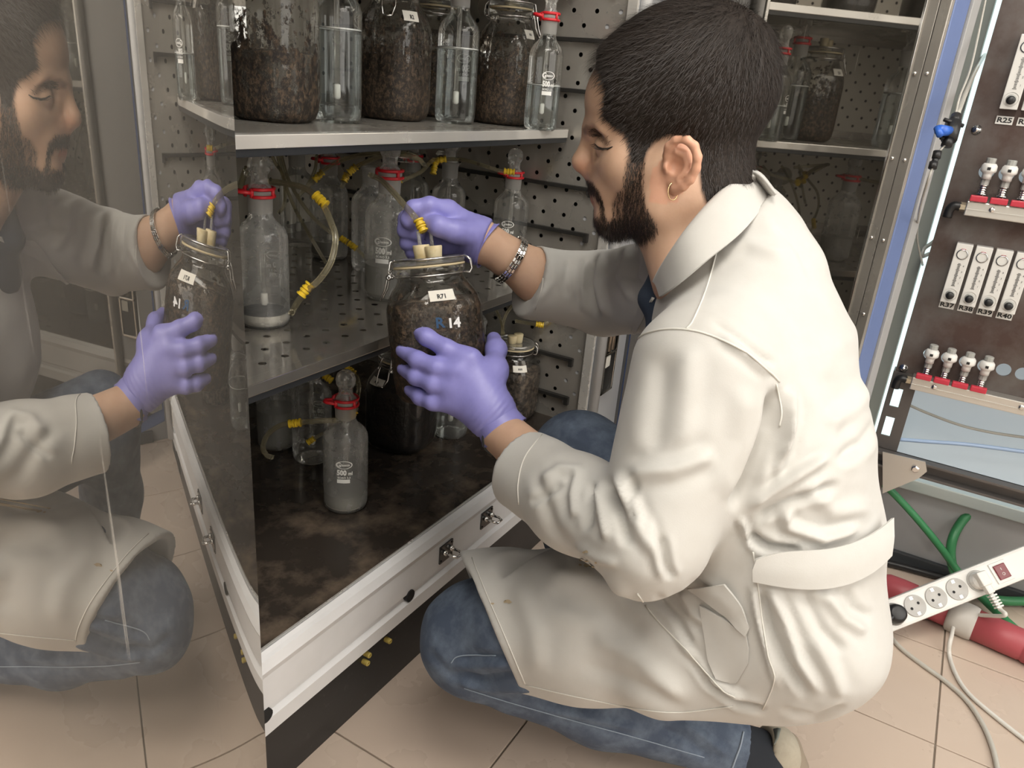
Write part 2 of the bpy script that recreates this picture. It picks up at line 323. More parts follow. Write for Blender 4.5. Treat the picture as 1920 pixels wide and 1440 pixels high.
for (lx, ly, lw) in ((.30, -.15, 'nearest the cabinet'), (1.5, -1.3, 'above the valve panel'), (-.9, .3, 'left of the open door'), (.3, -1.9, 'added along the front wall')):
    t = empty('ceiling_light', (lx, ly, 2.6)); tag(t, 'flat rectangular ceiling light panel '+lw, 'ceiling light', 'ceiling light panels')
    MB().box((-.65, -.25, 0), (.65, .25, .018), .004).build('frame', K['white_paint'], t)
    MB().box((-.62, -.22, -.004), (.62, .22, .001)).build('diffuser', mat('lit diffuser', (.9, .9, .88), .5, emit=((1, .95, .87), 3.0)), t)

# ================================================================== incubator cabinet
cab = empty('incubator_cabinet', (.9, 1.05, 0)); tag(cab, 'large steel incubator cabinet with perforated inner walls and open doors', 'cabinet')
inv = Matrix.Translation((-.9, -1.05, 0))
def cp(mb, name, m, parent=None, **k):
    o = mb.build(name, m, parent or cab, **k)
    if parent is None: o.matrix_parent_inverse = inv
    return o
X0, X1, Y0, Y1, ZTOP = .28, 1.545, .655, 1.45, 1.86
def perforated(u0, u1, v0, v1, pu, pv, ou, ov, r, fn, stag=False, keep=None):
    """sheet with real round holes; fn(u,v) places a point. Cells of pu x pv, hole at the cell centre"""
    mb = MB(); n = 8; cells = []
    nu = int(math.floor((u1-ou)/pu)); 
    us = [ou+pu*k for k in range(int(math.ceil((u0-ou)/pu)), int(math.floor((u1-ou)/pu))+1)]
    vs = [ov+pv*k for k in range(int(math.ceil((v0-ov)/pv)), int(math.floor((v1-ov)/pv))+1)]
    us = [u0]+[u for u in us if u0+1e-4 < u < u1-1e-4]+[u1]; vs = [v0]+[v for v in vs if v0+1e-4 < v < v1-1e-4]+[v1]
    for b in range(len(vs)-1):
        for a in range(len(us)-1):
            ua, ub, va, vb = us[a], us[a+1], vs[b], vs[b+1]
            full = abs(ub-ua-pu) < 1e-4 and abs(vb-va-pv) < 1e-4
            if full and stag: full = (round((ua-ou)/pu)+round((va-ov)/pv)) % 2 == 0
            if not full: mb.add([fn(ua, va), fn(ub, va), fn(ub, vb), fn(ua, vb)], [(0, 1, 2, 3)]); continue
            cu, cv = (ua+ub)/2, (va+vb)/2; hu, hv = pu/2, pv/2
            sq = [(1, 0), (1, 1), (0, 1), (-1, 1), (-1, 0), (-1, -1), (0, -1), (1, -1)]
            vv = [fn(cu+hu*x, cv+hv*y) for x, y in sq]
            vv += [fn(cu+r*math.cos(k*math.pi/4), cv+r*math.sin(k*math.pi/4)) for k in range(8)]
            mb.add(vv, [(k, (k+1) % 8, 8+(k+1) % 8, 8+k) for k in range(8)])
    return mb
# inner walls (right and back are perforated sheets over a dark shell)
rw = perforated(.665, Y1, ZF, ZTOP, .0261, .0275, .722, .734-.01375, .0048, lambda u, v: (X1, u, v), True)
cp(rw, 'side_panel', K['steel'])
bw = perforated(X0, X1, ZF, ZTOP, .0261, .0275, .30, .734-.01375, .0048, lambda u, v: (u, Y1, v), True)
cp(bw, 'back_panel', mat('pale worn steel', (.72, .67, .58), .4, .2, noise=(3, 5, (.58, .53, .45), .4, .7)))
lw_ = perforated(.665, Y1, ZF, ZTOP, .0261, .0275, .722, .734-.01375, .0048, lambda u, v: (X0, u, v), True)
cp(lw_, 'side_panel', K['steel'])
shell = MB(); shell.box((X1+.012, .66, .06), (X1+.16, Y1+.08, ZTOP+.1)); shell.box((X0-.16, .66, .06), (X0-.012, Y1+.08, ZTOP+.1)); shell.box((X0-.012, Y1+.012, .06), (X1+.012, Y1+.08, ZTOP+.1)); shell.box((X0-.012, .66, ZTOP), (X1+.012, Y1+.012, ZTOP+.1))
cp(shell, 'outer_shell', K['dark'])
cp(MB().box((X0, .668, ZF-.05), (X1, Y1, ZF)), 'floor_tray', K['floor_mat'])
# slotted support rails on the two side walls
rail = MB(); rail.box((-.012, 0, -.004), (0, .74, .004), .001); rail.box((-.012, -.004, -.016), (-.002, .006, .004), .001)
railm = rail.mesh('shelf_rail'); railm.materials.append(mat('dark rail', (.05, .048, .045), .4, .6))
for k in range(-5, 11):
    z = .825+.098*k
    if z < ZF+.03 or z > ZTOP-.05 or abs(z-ZM) < .03 or abs(z-ZT) < .03: continue
    for sx in (0, 1):
        o = bpy.data.objects.new('shelf_rail', railm); COL.objects.link(o); o.parent = cab; o.matrix_parent_inverse = inv
        o.location = (X1-.0005, .697, z) if sx == 0 else (X0+.0005, 1.437, z)
        if sx: o.rotation_euler.z = math.pi
# front frame: right and left posts, top
pf = MB(); pf.box((X1+.003, .650, .13), (X1+.207, .72, ZTOP+.1), .002); cp(pf, 'front_post', K['grey_paint'])
cp(MB().tube([(X1+.022, .640, .16), (X1+.022, .640, ZTOP+.05)], .013, 10), 'door_gasket', mat('grey gasket', (.50, .50, .50), .5), smooth=True)
cp(MB().box((X1-.006, .646, .2), (X1+.0015, .668, ZTOP), .001), 'edge_trim', K['shelf_edge'])
pf = MB(); pf.box((X0-.2, .650, .13), (X0-.003, .72, ZTOP+.1), .002); cp(pf, 'front_post', K['grey_paint'])
cp(MB().box((X0-.2, .65, ZTOP), (X1+.207, .72, ZTOP+.16), .004), 'top_rail', K['grey_paint'])
# sill: white profiled strip, swept along X
prof = [(.672, .278), (.662, .283), (.657, .279), (.652, .276), (.646, .262), (.650, .250), (.650, .196), (.656, .190), (.656, .181), (.648, .176), (.648, .150), (.655, .146), (.70, .146), (.70, .262), (.672, .262)]
sl = MB(); n = len(prof); xs = (X0-.1, X1+.1)
sl.add([(x, y, z) for x in xs for (y, z) in prof], [(k, (k+1) % n, n+(k+1) % n, n+k) for k in range(n)] + [tuple(range(n-1, -1, -1)), tuple(n+k for k in range(n))])
cp(sl, 'door_sill', K['white_paint'])
cp(MB().box((X0, .667, ZF), (X1, .671, ZF+.008), .001), 'tray_trim', K['shelf_edge'])
for (qx, qy) in ((500, 1343), (770, 1117)):
    q = aty(qx, qy, .648); cp(MB().tube([(q[0], .6475, q[2]), (q[0], .66, q[2])], .011, 14), 'drain_hole', K['dark'])
pl = MB(); pl.box((X0-.16, .662, .055), (X1+.16, .70, .148)); cp(pl, 'plinth', K['black_panel'])
cp(MB().box((X0-.16, .674, .0), (X1+.16, .70, .0545)), 'kick_board', K['black_panel'])
for i, (qx, qy) in enumerate(((683.7, 1224), (680.7, 1239), (722.5, 1198))):
    q = aty(qx, qy, .662); m = MB(); m.lathe([(.0048, 0), (.0048, .011), (.0040, .012), (.0026, .012), (.0024, .004)], 12, basis((q[0], .662, q[2]), (1, 0, 0), (0, 0, 1)))
    cp(m, 'hose_plug', K['brass'], angle=.6)
# latch catches on the sill
for (qx, qy) in ((836, 1033.6), (912, 970.6)):
    q = aty(qx, qy, .649); l = empty('door_catch', (q[0], .650, q[2])); l.parent = cab; l.matrix_parent_inverse = inv
    m = MB(); m.box((-.020, -.003, -.018), (.020, .001, .018), .001)
    for sx in (-.016, .016):
        for sz in (-.013, .013): m.tube([(sx, -.0025, sz), (sx, -.0045, sz)], .0022, 8)
    m.build('plate', mat('dark nickel plate', (.10, .10, .10), .2, 1.0), l)
    m = MB(); m.tube([(-.010, -.002, .004), (-.010, -.024, .004), (-.007, -.031, .003), (.007, -.031, .003), (.010, -.024, .004), (.010, -.002, .004)], .0028, 10); m.tube([(-.010, -.002, .004), (-.010, -.010, .004)], .0048, 10); m.tube([(.010, -.002, .004), (.010, -.010, .004)], .0048, 10)
    m.build('striker', K['chrome'], l, smooth=True)
# lock recess on the right post
lk = empty('lock_housing', (X1+.085, .65, .47)); lk.parent = cab; lk.matrix_parent_inverse = inv
m = MB()
for a, b in (((-.034, -.014, -.13), (-.028, 0, .10)), ((.028, -.014, -.13), (.034, 0, .10)), ((-.034, -.014, .094), (.034, 0, .10)), ((-.034, -.014, -.03), (.034, 0, -.025)), ((-.034, -.014, -.13), (.034, 0, -.124))): m.box(a, b, .001)
m.build('housing_frame', K['chrome'], lk)
MB().box((-.028, -.004, -.124), (.028, 0, .094)).build('recess', K['dark'], lk)
m = MB(); m.tube([(-.012, -.010, -.02), (-.012, -.010, .09)], .006, 10); m.tube([(.008, -.010, -.02), (.008, -.010, .09)], .006, 10); m.build('lock_rod', mat('warm steel rod', (.5, .42, .34), .35, .9), lk, smooth=True)
MB().box((-.024, -.012, -.062), (.004, -.004, -.034), .002).build('white_tab', K['paper'], lk)
m = MB(); m.lathe([(.016, 0), (.017, .008), (.012, .022), (.004, .026)], 16, basis((0, -.002, .122), (1, 0, 0), (0, 0, 1))); m.build('lock_knob', K['chrome'], lk, smooth=True)
# ---- shelves (lift out of the cabinet: things of their own)
def shelf(z, yf, holes, label, name='wire_shelf'):
    s = empty(name, (.9, 1.08, z)); tag(s, label, 'shelf', 'steel cabinet shelves')
    si = Matrix.Translation((-.9, -1.08, -z))
    def sp(mb, nm, m): o = mb.build(nm, m, s); o.matrix_parent_inverse = si; return o
    if holes:
        top = perforated(X0+.013, X1-.013, yf+.022, Y1-.012, .0425, .0417, .7235, .815, .0062, lambda u, v: (u, v, z))
        sp(top, 'perforated_top', K['steel_dark'])
    else: sp(MB().box((X0+.013, yf+.022, z-.002), (X1-.013, Y1-.012, z)), 'shelf_top', K['steel'])
    e = MB(); e.box((X0+.013, yf, z-.016), (X1-.013, yf+.022, z+.001), .0012); sp(e, 'front_edge', K['shelf_edge'])
    sp(MB().box((X0+.013, yf+.002, z-.026), (X1-.013, yf+.012, z-.0155), .001), 'front_lip', K['black_edge'])
    sp(MB().box((X0+.013, Y1-.018, z-.02), (X1-.013, Y1-.012, z+.02), .001), 'rear_edge', K['steel'])
    return s
shelf(ZM, .742, True, 'middle perforated steel shelf level with the held jar, holding scattered bottles', 'cabinet_shelf')
shelf(ZT, .765, False, 'steel shelf at eye height carrying a full row of jars and bottles', 'cabinet_shelf')
shelf(ZU, .765, False, 'highest steel shelf, seen only mirrored in the right door', 'cabinet_shelf')
# the middle shelf: its front edge is darker steel
for o in bpy.data.objects:
    if o.name.startswith('front_edge') and abs(o.matrix_parent_inverse.translation.z + ZM) < .01: o.data.materials[0] = K['steel_dark']
# ================================================================== doors
AZL = math.radians(35.25); TL = Vector((math.cos(AZL), math.sin(AZL), 0)); NL = Vector((math.sin(AZL), -math.cos(AZL), 0))   # NL faces the room (right)
EL = Vector((.504, .5935, 0))
dl = empty('door', EL); dl.parent = cab; dl.matrix_parent_inverse = inv; tag(dl, 'left door swung open, its polished liner mirroring the man')
def doorpt(s, o, z): return TL*s + NL*o + Vector((0, 0, z))
m = MB(); ns, nz = 40, 2
zs = (.03, 1.95)
v = []
for i in range(ns+1):
    s = -.66*i/ns
    b = 0.0
    if s < -.03: b = -.19*(-s-.03)**2      # the thin sheet bows away gently towards the handle side
    for z in zs: v.append(doorpt(s, b, z))
m.add(v, [(2*i, 2*i+1, 2*i+3, 2*i+2) for i in range(ns)])
m.build('mirror_liner', K['mirror_left'], dl, smooth=True)
m = MB(); m.add([doorpt(s, o, z) for z in (.03, 1.95) for (s, o) in ((.0, -.0005), (-.66, -.10), (-.66, -.13), (.02, -.045), (.012, -.012))], [(0, 1, 2, 3, 4)[::-1], (5, 6, 7, 8, 9)] + [(k, (k+1) % 5, 5+(k+1) % 5, 5+k) for k in range(1, 5)])
m.build('door_leaf', K['steel_dark'], dl)
AZR = math.radians(64.0); TR = Vector((math.cos(AZR), math.sin(AZR), 0)); NR = Vector((-math.sin(AZR), math.cos(AZR), 0))    # NR faces the interior
HR = Vector((1.752, .648, 0)); FR = .618
fe = Vector((1.322+0, .116, 0)); 
q0 = atx(1743, 0, 1.338); q1 = ray(1743, 0)
def on_right(px, py):
    r = ray(px, py); n = np.array(NR); h = np.array(HR); t = ((h-CAMP)*n).sum()/ (r*n).sum(); return CAMP + r*t
sR = [(Vector(on_right(px, py)) - HR).dot(TR) for px, py in ((1743, 0), (1767, 0), (1789, 0))]
dr = empty('door', HR); dr.parent = cab; dr.matrix_parent_inverse = inv; tag(dr, 'right door with dark glossy liner, riveted steel rim and blue edge')
def dpt(s, o, z): return TR*s + NR*o + Vector((0, 0, z))
def dbox(mb, s0, s1, o0, o1, z0, z1, bev=0.0):
    mt = basis((0, 0, 0), TR, NR); return mb.box((s0, o0, z0), (s1, o1, z1), bev, mt)
dbox(MB(), sR[0], -.012, -.004, 0.0, .16, 1.98).build('mirror_liner', K['mirror_right'], dr)
m = MB(); dbox(m, sR[1]+.001, sR[0]+.002, -.004, .004, .14, 1.99, .001); m.build('inner_rim', K['steel'], dr)
m = MB(); dbox(m, sR[2], sR[1]-.001, -.004, .005, .14, 1.99, .001); m.build('outer_rim', K['steel'], dr)
m = MB(); dbox(m, sR[0]-.002, sR[0]+.003, .003, .007, .16, 1.98, .001); m.build('rim_trim', K['chrome'], dr)
dbox(MB(), sR[2], .0, -.05, -.005, .12, 2.0, .004).build('door_leaf', K['blue_paint'], dr)
dbox(MB(), sR[2]-.004, sR[2]+.012, -.074, -.05, .12, 2.0, .003).build('outer_skin', mat('grey outer skin', (.33, .33, .33), .4), dr)
for (px, py) in ((1718, 138), (1741, 138), (1676, 297), (1699, 300), (1637, 445), (1659, 450), (1622, 588)):
    q = Vector(on_right(px, py)); s = (q-HR).dot(TR); m = MB(); m.lathe([(.0035, 0), (.0034, .0015), (.002, .003), (.0005, .0034)], 10, basis(dpt(s, .0045, q.z), TR, (0, 0, 1)) @ Matrix.Rotation(math.pi, 4, 'X') if False else basis(dpt(s, .0045, q.z), (0, 0, 1), TR)); m.build('rivet', K['chrome'], dr, smooth=True)
# ================================================================== gas washing bottles
def bottle(label, px, py, z, face=None, fill=None, glass='glass_film', head=True, clip=None, prnt=True, group=None, scale=1.0, frit=True):
    """px,py: pixel of the centre of the foot on the plane z; face: azimuth (deg) of the print; clip: azimuth of the red clip's loop"""
    q = atz(px, py, z); o = empty('washing_bottle', q, (0, 0, random.uniform(-.02, .02))); o.scale = (scale, scale, scale*(1.16 if z == ZT else 1.0))
    tag(o, label, 'bottle', group)
    tocam = math.degrees(math.atan2(-q[1], -q[0])); face = tocam + (face or 0); R = .040
    prof = [(.0, .003), (.026, .0015), (.033, 0), (.0375, .004), (.0398, .012), (.04, .02), (.04, .138), (.0393, .146), (.036, .154), (.030, .161), (.023, .167), (.0195, .172), (.018, .178), (.018, .181)]
    MB().lathe(prof, 40, caps=False).build('body', K[glass], o, smooth=True)
    MB().lathe([(.0178, .179), (.0182, .181), (.0190, .206), (.0205, .209), (.0205, .213), (.016, .214)], 28, caps=False).build('ground_neck', K['frost'], o, smooth=True)
    a = math.radians(face)
    MB().tube([(0, 0, .21), (0, 0, .045)], .0042, 10).build('dip_tube', K['glass_film'], o, smooth=True)
    if frit: MB().lathe([(.003, .052), (.0058, .05), (.0062, .034), (.004, .031)], 14).build('sintered_tip', K['frit'], o, smooth=True)
    if fill:
        h, kind = fill
        w = MB().lathe([(.0, .004), (.033, .004), (.0383, .012), (.0386, .02), (.0386, h), (.0, h)], 36, caps=False).build('liquid', K[kind], o, smooth=False)
        if kind == 'water': MB().tube([(.0383*math.cos(t), .0383*math.sin(t), h) for t in np.linspace(0, 2*math.pi, 33)[:-1]], .0011, 6, closed=True).build('water_line', K['meniscus_glint'], o, smooth=True)
        if kind in ('water', 'cloudy') and h < .06 or kind == 'sediment': MB().lathe([(.0, .0032), (.032, .0034), (.0375, .010), (.038, .014 if kind != 'sediment' else h), (.0, .010 if kind != 'sediment' else h)], 36, caps=False).build('sediment', K['sediment'], o, smooth=True)
    if prnt:
        def wrap(cx, cz):
            def fn(x, y):
                t = a + (cx+x)/.0403; return (.0404*math.cos(t), .0404*math.sin(t), cz+y)
            return fn
        m = MB(); f = wrap(0, .104)
        for r0, r1 in ((1.0, .86), ):
            n = 32; m.add([f(.0150*k*math.cos(t), .0078*k*math.sin(t)) for k in (1.0, .87) for t in np.linspace(0, 2*math.pi, n+1)[:-1]], [(i, (i+1) % n, n+(i+1) % n, n+i) for i in range(n)])
        text_mb(m, 'G', .0125, wrap(-.0095, .104), .0004); text_mb(m, 'lassco', .0062, wrap(.0028, .104), .0002)
        text_mb(m, '500', .0142, wrap(-.0042, .0882), .0007, .80); text_mb(m, 'ml', .0100, wrap(.0112, .0868), .0003, .8)
        text_mb(m, 'BORO 3.3', .0054, wrap(0, .0785), .0001)
        f = wrap(-.001, .0715); n = 6
        m.add([f(-.0115+.023*i/n, y) for y in (-.0037, .0037) for i in range(n+1)], [(i, i+1, n+2+i, n+1+i) for i in range(n)])
        m.build('enamel_print', K['print'], o)
    if head:
        MB().lathe([(.0165, .212), (.0175, .219), (.0125, .224), (.0125, .236), (.0165, .243), (.0175, .252), (.0150, .262), (.008, .268), (.0, .2695)], 24, caps=False).build('stopper_head', K['glass_milky'], o, smooth=True)
        c = math.radians(clip if clip is not None else 40) + math.radians(tocam)
        for sg, zz in ((1, .235), (-1, .255)):
            m = MB(); d = Vector((math.sin(c)*sg, -math.cos(c)*sg, 0)); m.tube([d*.010+Vector((0, 0, zz)), d*.026+Vector((0, 0, zz)), d*.034+Vector((0, 0, zz+.001)), d*.040+Vector((0, 0, zz-.004))], [.0042, .004, .0052, .0038], 10)
            m.build('hose_arm', K['glass'], o, smooth=True)
    if clip is not None:
        c = math.radians(clip) + math.radians(tocam); m = MB()
        for zz in (.205, .2165):
            m.tube([(.0215*math.cos(c+t), .0215*math.sin(c+t), zz) for t in np.linspace(.5, 2*math.pi-.5, 26)], .0026, 8)
        for sg in (-1, 1):
            t = c+math.pi+sg*1.0; m.tube([(.0215*math.cos(t), .0215*math.sin(t), .204), (.0215*math.cos(t), .0215*math.sin(t), .2175)], .003, 8)
        ex = Vector((math.cos(c), math.sin(c), 0)); ey = Vector((-math.sin(c), math.cos(c), 0))
        for sg in (-1, 1):
            p0 = ex*.019+ey*.010*sg; m.tube([p0+Vector((0, 0, .204)), p0+Vector((0, 0, .2175))], .0032, 8)
        m.tube([ex*.019+ey*.010+Vector((0, 0, .211)), ex*.026+ey*.008+Vector((0, 0, .212)), ex*.034+ey*.006+Vector((0, 0, .213)), ex*.037+Vector((0, 0, .213)), ex*.034-ey*.006+Vector((0, 0, .213)), ex*.026-ey*.008+Vector((0, 0, .212)), ex*.019-ey*.010+Vector((0, 0, .211))], .0032, 8)
        m.build('joint_clip', K['red'], o, smooth=True)
    return o
BQ = tuple(float(v) for v in proj(np.array([1.497, .935, ZF]))[:2])
GT, GM, GF = 'bottles on the eye-level shelf', 'bottles on the middle shelf', 'bottles on the cabinet floor'
bottle('clear bottle with bright water line between the two nearest soil jars on the eye-level shelf', 632, 229, ZT, -75, (.122, 'water'), 'glass', group=GT, clip=None)
bottle('clear water-filled bottle with red neck clip in the middle of the eye-level shelf', 852, 231, ZT, 160, (.118, 'water'), 'glass', clip=-95, group=GT)
bottle('clear bottle with white lettering, rightmost on the eye-level shelf', 1012, 243.5, ZT, 12, (.086, 'water'), 'glass', clip=-80, group=GT, scale=.85)
bottle('bottle with large red clip at the left end of the middle shelf', 497, 606, ZM, 150, (.022, 'sediment'), 'glass_milky', clip=-62, group=GM)
bottle('bottle with red clip far back, behind the curved hose', 618, 482, ZM, 100, (.04, 'cloudy'), 'glass_milky', clip=-70, group=GM, prnt=False)
bottle('headless milky bottle close behind the print-facing bottle on the middle shelf', 694, 505, ZM, 100, None, 'glass_milky', head=False, group=GM, prnt=False)
bottle('bottle with 500 ml print and cloudy water directly behind the held jar', 726, 556, ZM, -14, (.06, 'cloudy'), 'glass_milky', clip=160, group=GM, scale=1.08)
bottle('empty clear bottle half hidden by the raised gloved hand on the middle shelf', 836, 476, ZM, 120, None, 'glass_film', group=GM, prnt=False)
bottle('clear 500 ml bottle with red clip at the right end of the middle shelf', 950, 498, ZM, -8, None, 'glass_film', clip=-72, group=GM, scale=.98)
bottle('clear bottle standing deepest on the middle shelf near the back left corner', 560, 458, ZM, 60, None, 'glass_film', group=GM, prnt=False)
bottle('pale bottle at the back of the middle shelf between the rear bottles', 770, 461, ZM, 60, (.05, 'cloudy'), 'glass_film', group=GM, prnt=False, clip=-60)
bottle('frosted bottle with 500 ml print standing alone at the front of the cabinet floor', 648, 946, ZF, -3, (.035, 'cloudy'), 'glass_milky', clip=-78, group=GF, frit=False)
bottle('bottle of cloudy liquid leftmost on the cabinet floor under the shelf edge', 520, 832, ZF, 90, (.085, 'cloudy'), 'glass_milky', clip=None, group=GF, prnt=False)
bottle('bottle with mirrored faint print just behind the lone frosted bottle on the cabinet floor', 586, 858, ZF, 158, None, 'glass_film', clip=-60, group=GF)
bottle('small water-filled bottle on the cabinet floor beneath the gloved left hand', 843, 812, ZF, 90, (.10, 'water'), 'glass_film', group=GF, prnt=False)
bottle('clear bottle behind the labelled jar in the far right corner of the cabinet floor', *BQ, ZF, 90, None, 'glass_film', group=GF, prnt=False)

# ================================================================== clip-top jars
def jar(label, pos, kind, diam=.125, rot=0, group=None, tilt=None, clasp=0, tagaz=None, writing=None, level=.155, splat=None, held=False, stop=True, dark=False, tall=1.0):
    s = diam/.145; o = empty('clip_top_jar', pos); tag(o, label, 'jar', group)
    if tilt is not None: o.matrix_world = tilt
    else: o.rotation_euler = (0, 0, math.radians(rot))
    o.scale = (s, s, s*tall)
    prof = [(.0, .005), (.040, .003), (.056, 0), (.066, .005), (.0712, .016), (.0725, .032), (.0725, .128), (.0715, .142), (.0675, .156), (.0605, .168), (.0535, .177), (.0505, .183), (.0505, .190), (.0535, .193), (.0535, .200), (.050, .203)]
    ex = [2, 2.2, 2.5, 2.8, 3, 3.1, 3.1, 3.0, 2.8, 2.4, 2.1, 2, 2, 2, 2, 2]
    MB().lathe(prof, 48, ex=ex, caps=False).build('body', K[splat or 'glass'], o, smooth=True)
    ip = [(r-.0022, max(z, .006)) for r, z in prof if z < level] ; e2 = ex[:len(ip)]
    top = ip[-1][0]; ip += [(top-.002, level), (top*.5, level+.004), (.0, level+.001)]; e2 += [e2[-1], 2, 2]
    MB().lathe(ip, 48, ex=e2, caps=False).build('soil', K[kind], o, smooth=True)
    MB().lathe([(.0495, .2005), (.054, .2005), (.054, .2035), (.0495, .2035)], 36, caps=False).build('rubber_ring', K['gasket'], o, smooth=True)
    MB().lathe([(.0, .207), (.040, .207), (.046, .2045), (.0535, .2045), (.0545, .208), (.0535, .213), (.047, .2145), (.043, .211), (.0, .2105)], 40, caps=False).build('glass_lid', K['glass_film'], o, smooth=True)
    m = MB()
    for zz, rr in ((.1885, .0522), (.2125, .0545)):
        m.tube([(rr*math.cos(t), rr*math.sin(t), zz) for t in np.linspace(0, 2*math.pi, 41)[:-1]], .0013, 6, closed=True)
    m.build('wire_band', K['wire'], o, smooth=True)
    ca = math.radians(clasp); ex_ = Vector((math.cos(ca), math.sin(ca), 0)); ey_ = Vector((-math.sin(ca), math.cos(ca), 0))
    def w(r, t, z): return ex_*r+ey_*t+Vector((0, 0, z))
    m = MB()
    for sg in (-1, 1):   # closing lever in front
        m.tube([w(.0525, .016*sg, .1885), w(.058, .016*sg, .190), w(.0605, .014*sg, .1975), w(.0565, .012*sg, .212), w(.052, .010*sg, .2135)], .0014, 6)
        m.tube([w(.058, .012*sg, .199), w(.064, .013*sg, .188), w(.069, .014*sg, .172), w(.078, .009*sg, .158)], .0015, 6)
    m.tube([w(.078, -.009, .158), w(.0785, 0, .1572), w(.078, .009, .158)], .0015, 6); m.tube([w(.058, -.016, .199), w(.058, .016, .199)], .0014, 6)
    for sg in (-1, 1): m.lathe([(.0022, -.0016), (.0046, -.0008), (.0046, .0008), (.0022, .0016)], 12, basis(w(.0605, .0165*sg, .190), ex_, (0, 0, 1)), caps=False)
    m.build('clasp', K['wire'], o, smooth=True)
    m = MB()
    for sg in (-1, 1): m.tube([w(-.0525, .015*sg, .1885), w(-.0605, .015*sg, .187), w(-.064, .014*sg, .193), w(-.0625, .012*sg, .206), w(-.054, .011*sg, .2135)], .0014, 6)
    m.tube([w(-.0605, -.015, .187), w(-.0605, .015, .187)], .0013, 6); m.tube([w(-.064, -.014, .193), w(-.064, .014, .193)], .0013, 6)
    m.build('hinge_wire', K['wire'], o, smooth=True)
    if stop:
        m = MB(); m.lathe([(.0105, .2085), (.0115, .2125), (.0135, .229), (.0125, .2305), (.0, .2305)], 18, Matrix.Translation((-.009, .004, 0)), caps=False); m.lathe([(.0105, .2085), (.0115, .2125), (.0132, .232), (.0122, .2335), (.0, .2335)], 18, Matrix.Translation((.009, -.006, 0)), caps=False)
        m.build('rubber_stopper', K['stopper'], o, smooth=True)
    if tagaz is not None:
        ta = math.radians(tagaz)
        def lab(cx, cz, sl=-.006):
            def fn(x, y):
                u = y*math.cos(.0)+cz; r = np.interp(u, [p[1] for p in prof], [p[0] for p in prof])
                t = ta+(cx+x)/r; e = np.interp(u, [p[1] for p in prof], ex); c_, s_ = math.cos(t), math.sin(t)
                r = r/((abs(c_)**e+abs(s_)**e)**(1/e))+.0008
                return (r*c_, r*s_, u)
            return fn
        m = MB(); f = lab(0, .160); nn = 8; hw = .0175
        m.add([f(-hw+2*hw*i/nn, y) for y in np.linspace(-.0075, .0075, 5) for i in range(nn+1)], [(j*(nn+1)+i, j*(nn+1)+i+1, (j+1)*(nn+1)+i+1, (j+1)*(nn+1)+i) for j in range(4) for i in range(nn)])
        lb = m.build('paper_label', K['paper'], o); m = MB()
        def ink(g): return lambda x, y: tuple(Vector(g(x, y)) + Vector((math.cos(ta), math.sin(ta), 0))*.0004)
        if writing: text_mb(m, writing, .0085, ink(lab(0, .1585)), .0003)
        else:
            for k in (-1, 0, 1): g = ink(lab(.0035*k, .160)); m.add([g(-.0011, -.002), g(.0011, -.002), g(.0011, .002), g(-.0011, .002)], [(0, 1, 2, 3)])
        m.build('label_print', K['ink'], lb)
        if held:
            m = MB(); text_mb(m, 'R', .021, ink(lab(-.008, .121)), .0006); m.build('marker_letter', K['blue_ink'], o)
            m = MB(); text_mb(m, '14', .019, ink(lab(.011, .119)), .0007, .95); m.build('marker_number', K['white_ink'], o)
    return o
GJ = 'soil jars on the eye-level shelf'
def tc(q): return math.degrees(math.atan2(-q[1], -q[0]))
q = atz(515, 226, ZT); jar('large soil-spattered jar nearest the left door on the eye-level shelf', q, 'soil', .126, 18, GJ, clasp=tc(q)-18-100, level=.080, splat='splat', tagaz=None, tall=1.4)
q = atz(737, 224, ZT); jar('soil jar with wire clasp and white tag turned to the front of the eye-level shelf', q, 'soil_grey', .125, 10, GJ, clasp=tc(q)-10-12, level=.10, splat='splat_fine', tagaz=tc(q)-10+28, writing='R2', tall=1.3)
q = atz(808, 217, ZT); jar('dark soil jar in the second row behind the water bottle', q, 'soil', .122, 30, GJ, clasp=90, level=.12, splat='splat_fine', tall=1.3)
q = atz(943, 233, ZT); jar('soil jar with hanging wire clasp and small tag beside the rightmost bottle', q, 'soil', .121, 5, GJ, clasp=tc(q)-5+72, level=.092, splat='splat_fine', tagaz=tc(q)-5+48, tall=1.32)
GB = 'jars on the cabinet floor'
q = atz(752, 828, ZF); jar('almost black soil jar on the cabinet floor left of the gloved hand', q, 'soil_dark', .142, 12, GB, clasp=tc(q)-12-38, level=.15, tagaz=tc(q)-12-52)
q = atz(953, 776, ZF); jar('brown jar with white tag standing on the cabinet floor between the man\'s forearms', q, 'soil_grey', .128, 5, GB, clasp=tc(q)-100, level=.14, tagaz=tc(q)+12, dark=True)
# jars on the highest shelf: only their feet show, mirrored in the right door
for x, lab_ in ((1.43, 'rightmost jar on the highest shelf, mirrored at the top of the right door'), (1.22, 'second jar from the right on the highest shelf, seen only as a reflection'), (1.0, 'third jar from the right on the highest shelf, seen only as a reflection')):
    jar(lab_, (x, .90, ZU), 'soil_dark', .125, 10, 'jars on the highest shelf', clasp=200, level=.12)
# held jar: its axis follows the tilt in the photograph
jt, jb = P(804, 490, 1.145), P(832, 742, 1.185)
ax = Vector(jt-jb).normalized(); tocam_ = Vector(CAMP-(jt+jb)/2); yx = (tocam_ - ax*tocam_.dot(ax)).normalized(); xx = yx.cross(ax)
JL = (Vector(jt)-Vector(jb)).length/.2105
JM = Matrix(((xx.x, yx.x, ax.x, jb[0]), (xx.y, yx.y, ax.y, jb[1]), (xx.z, yx.z, ax.z, jb[2]), (0, 0, 0, 1)))
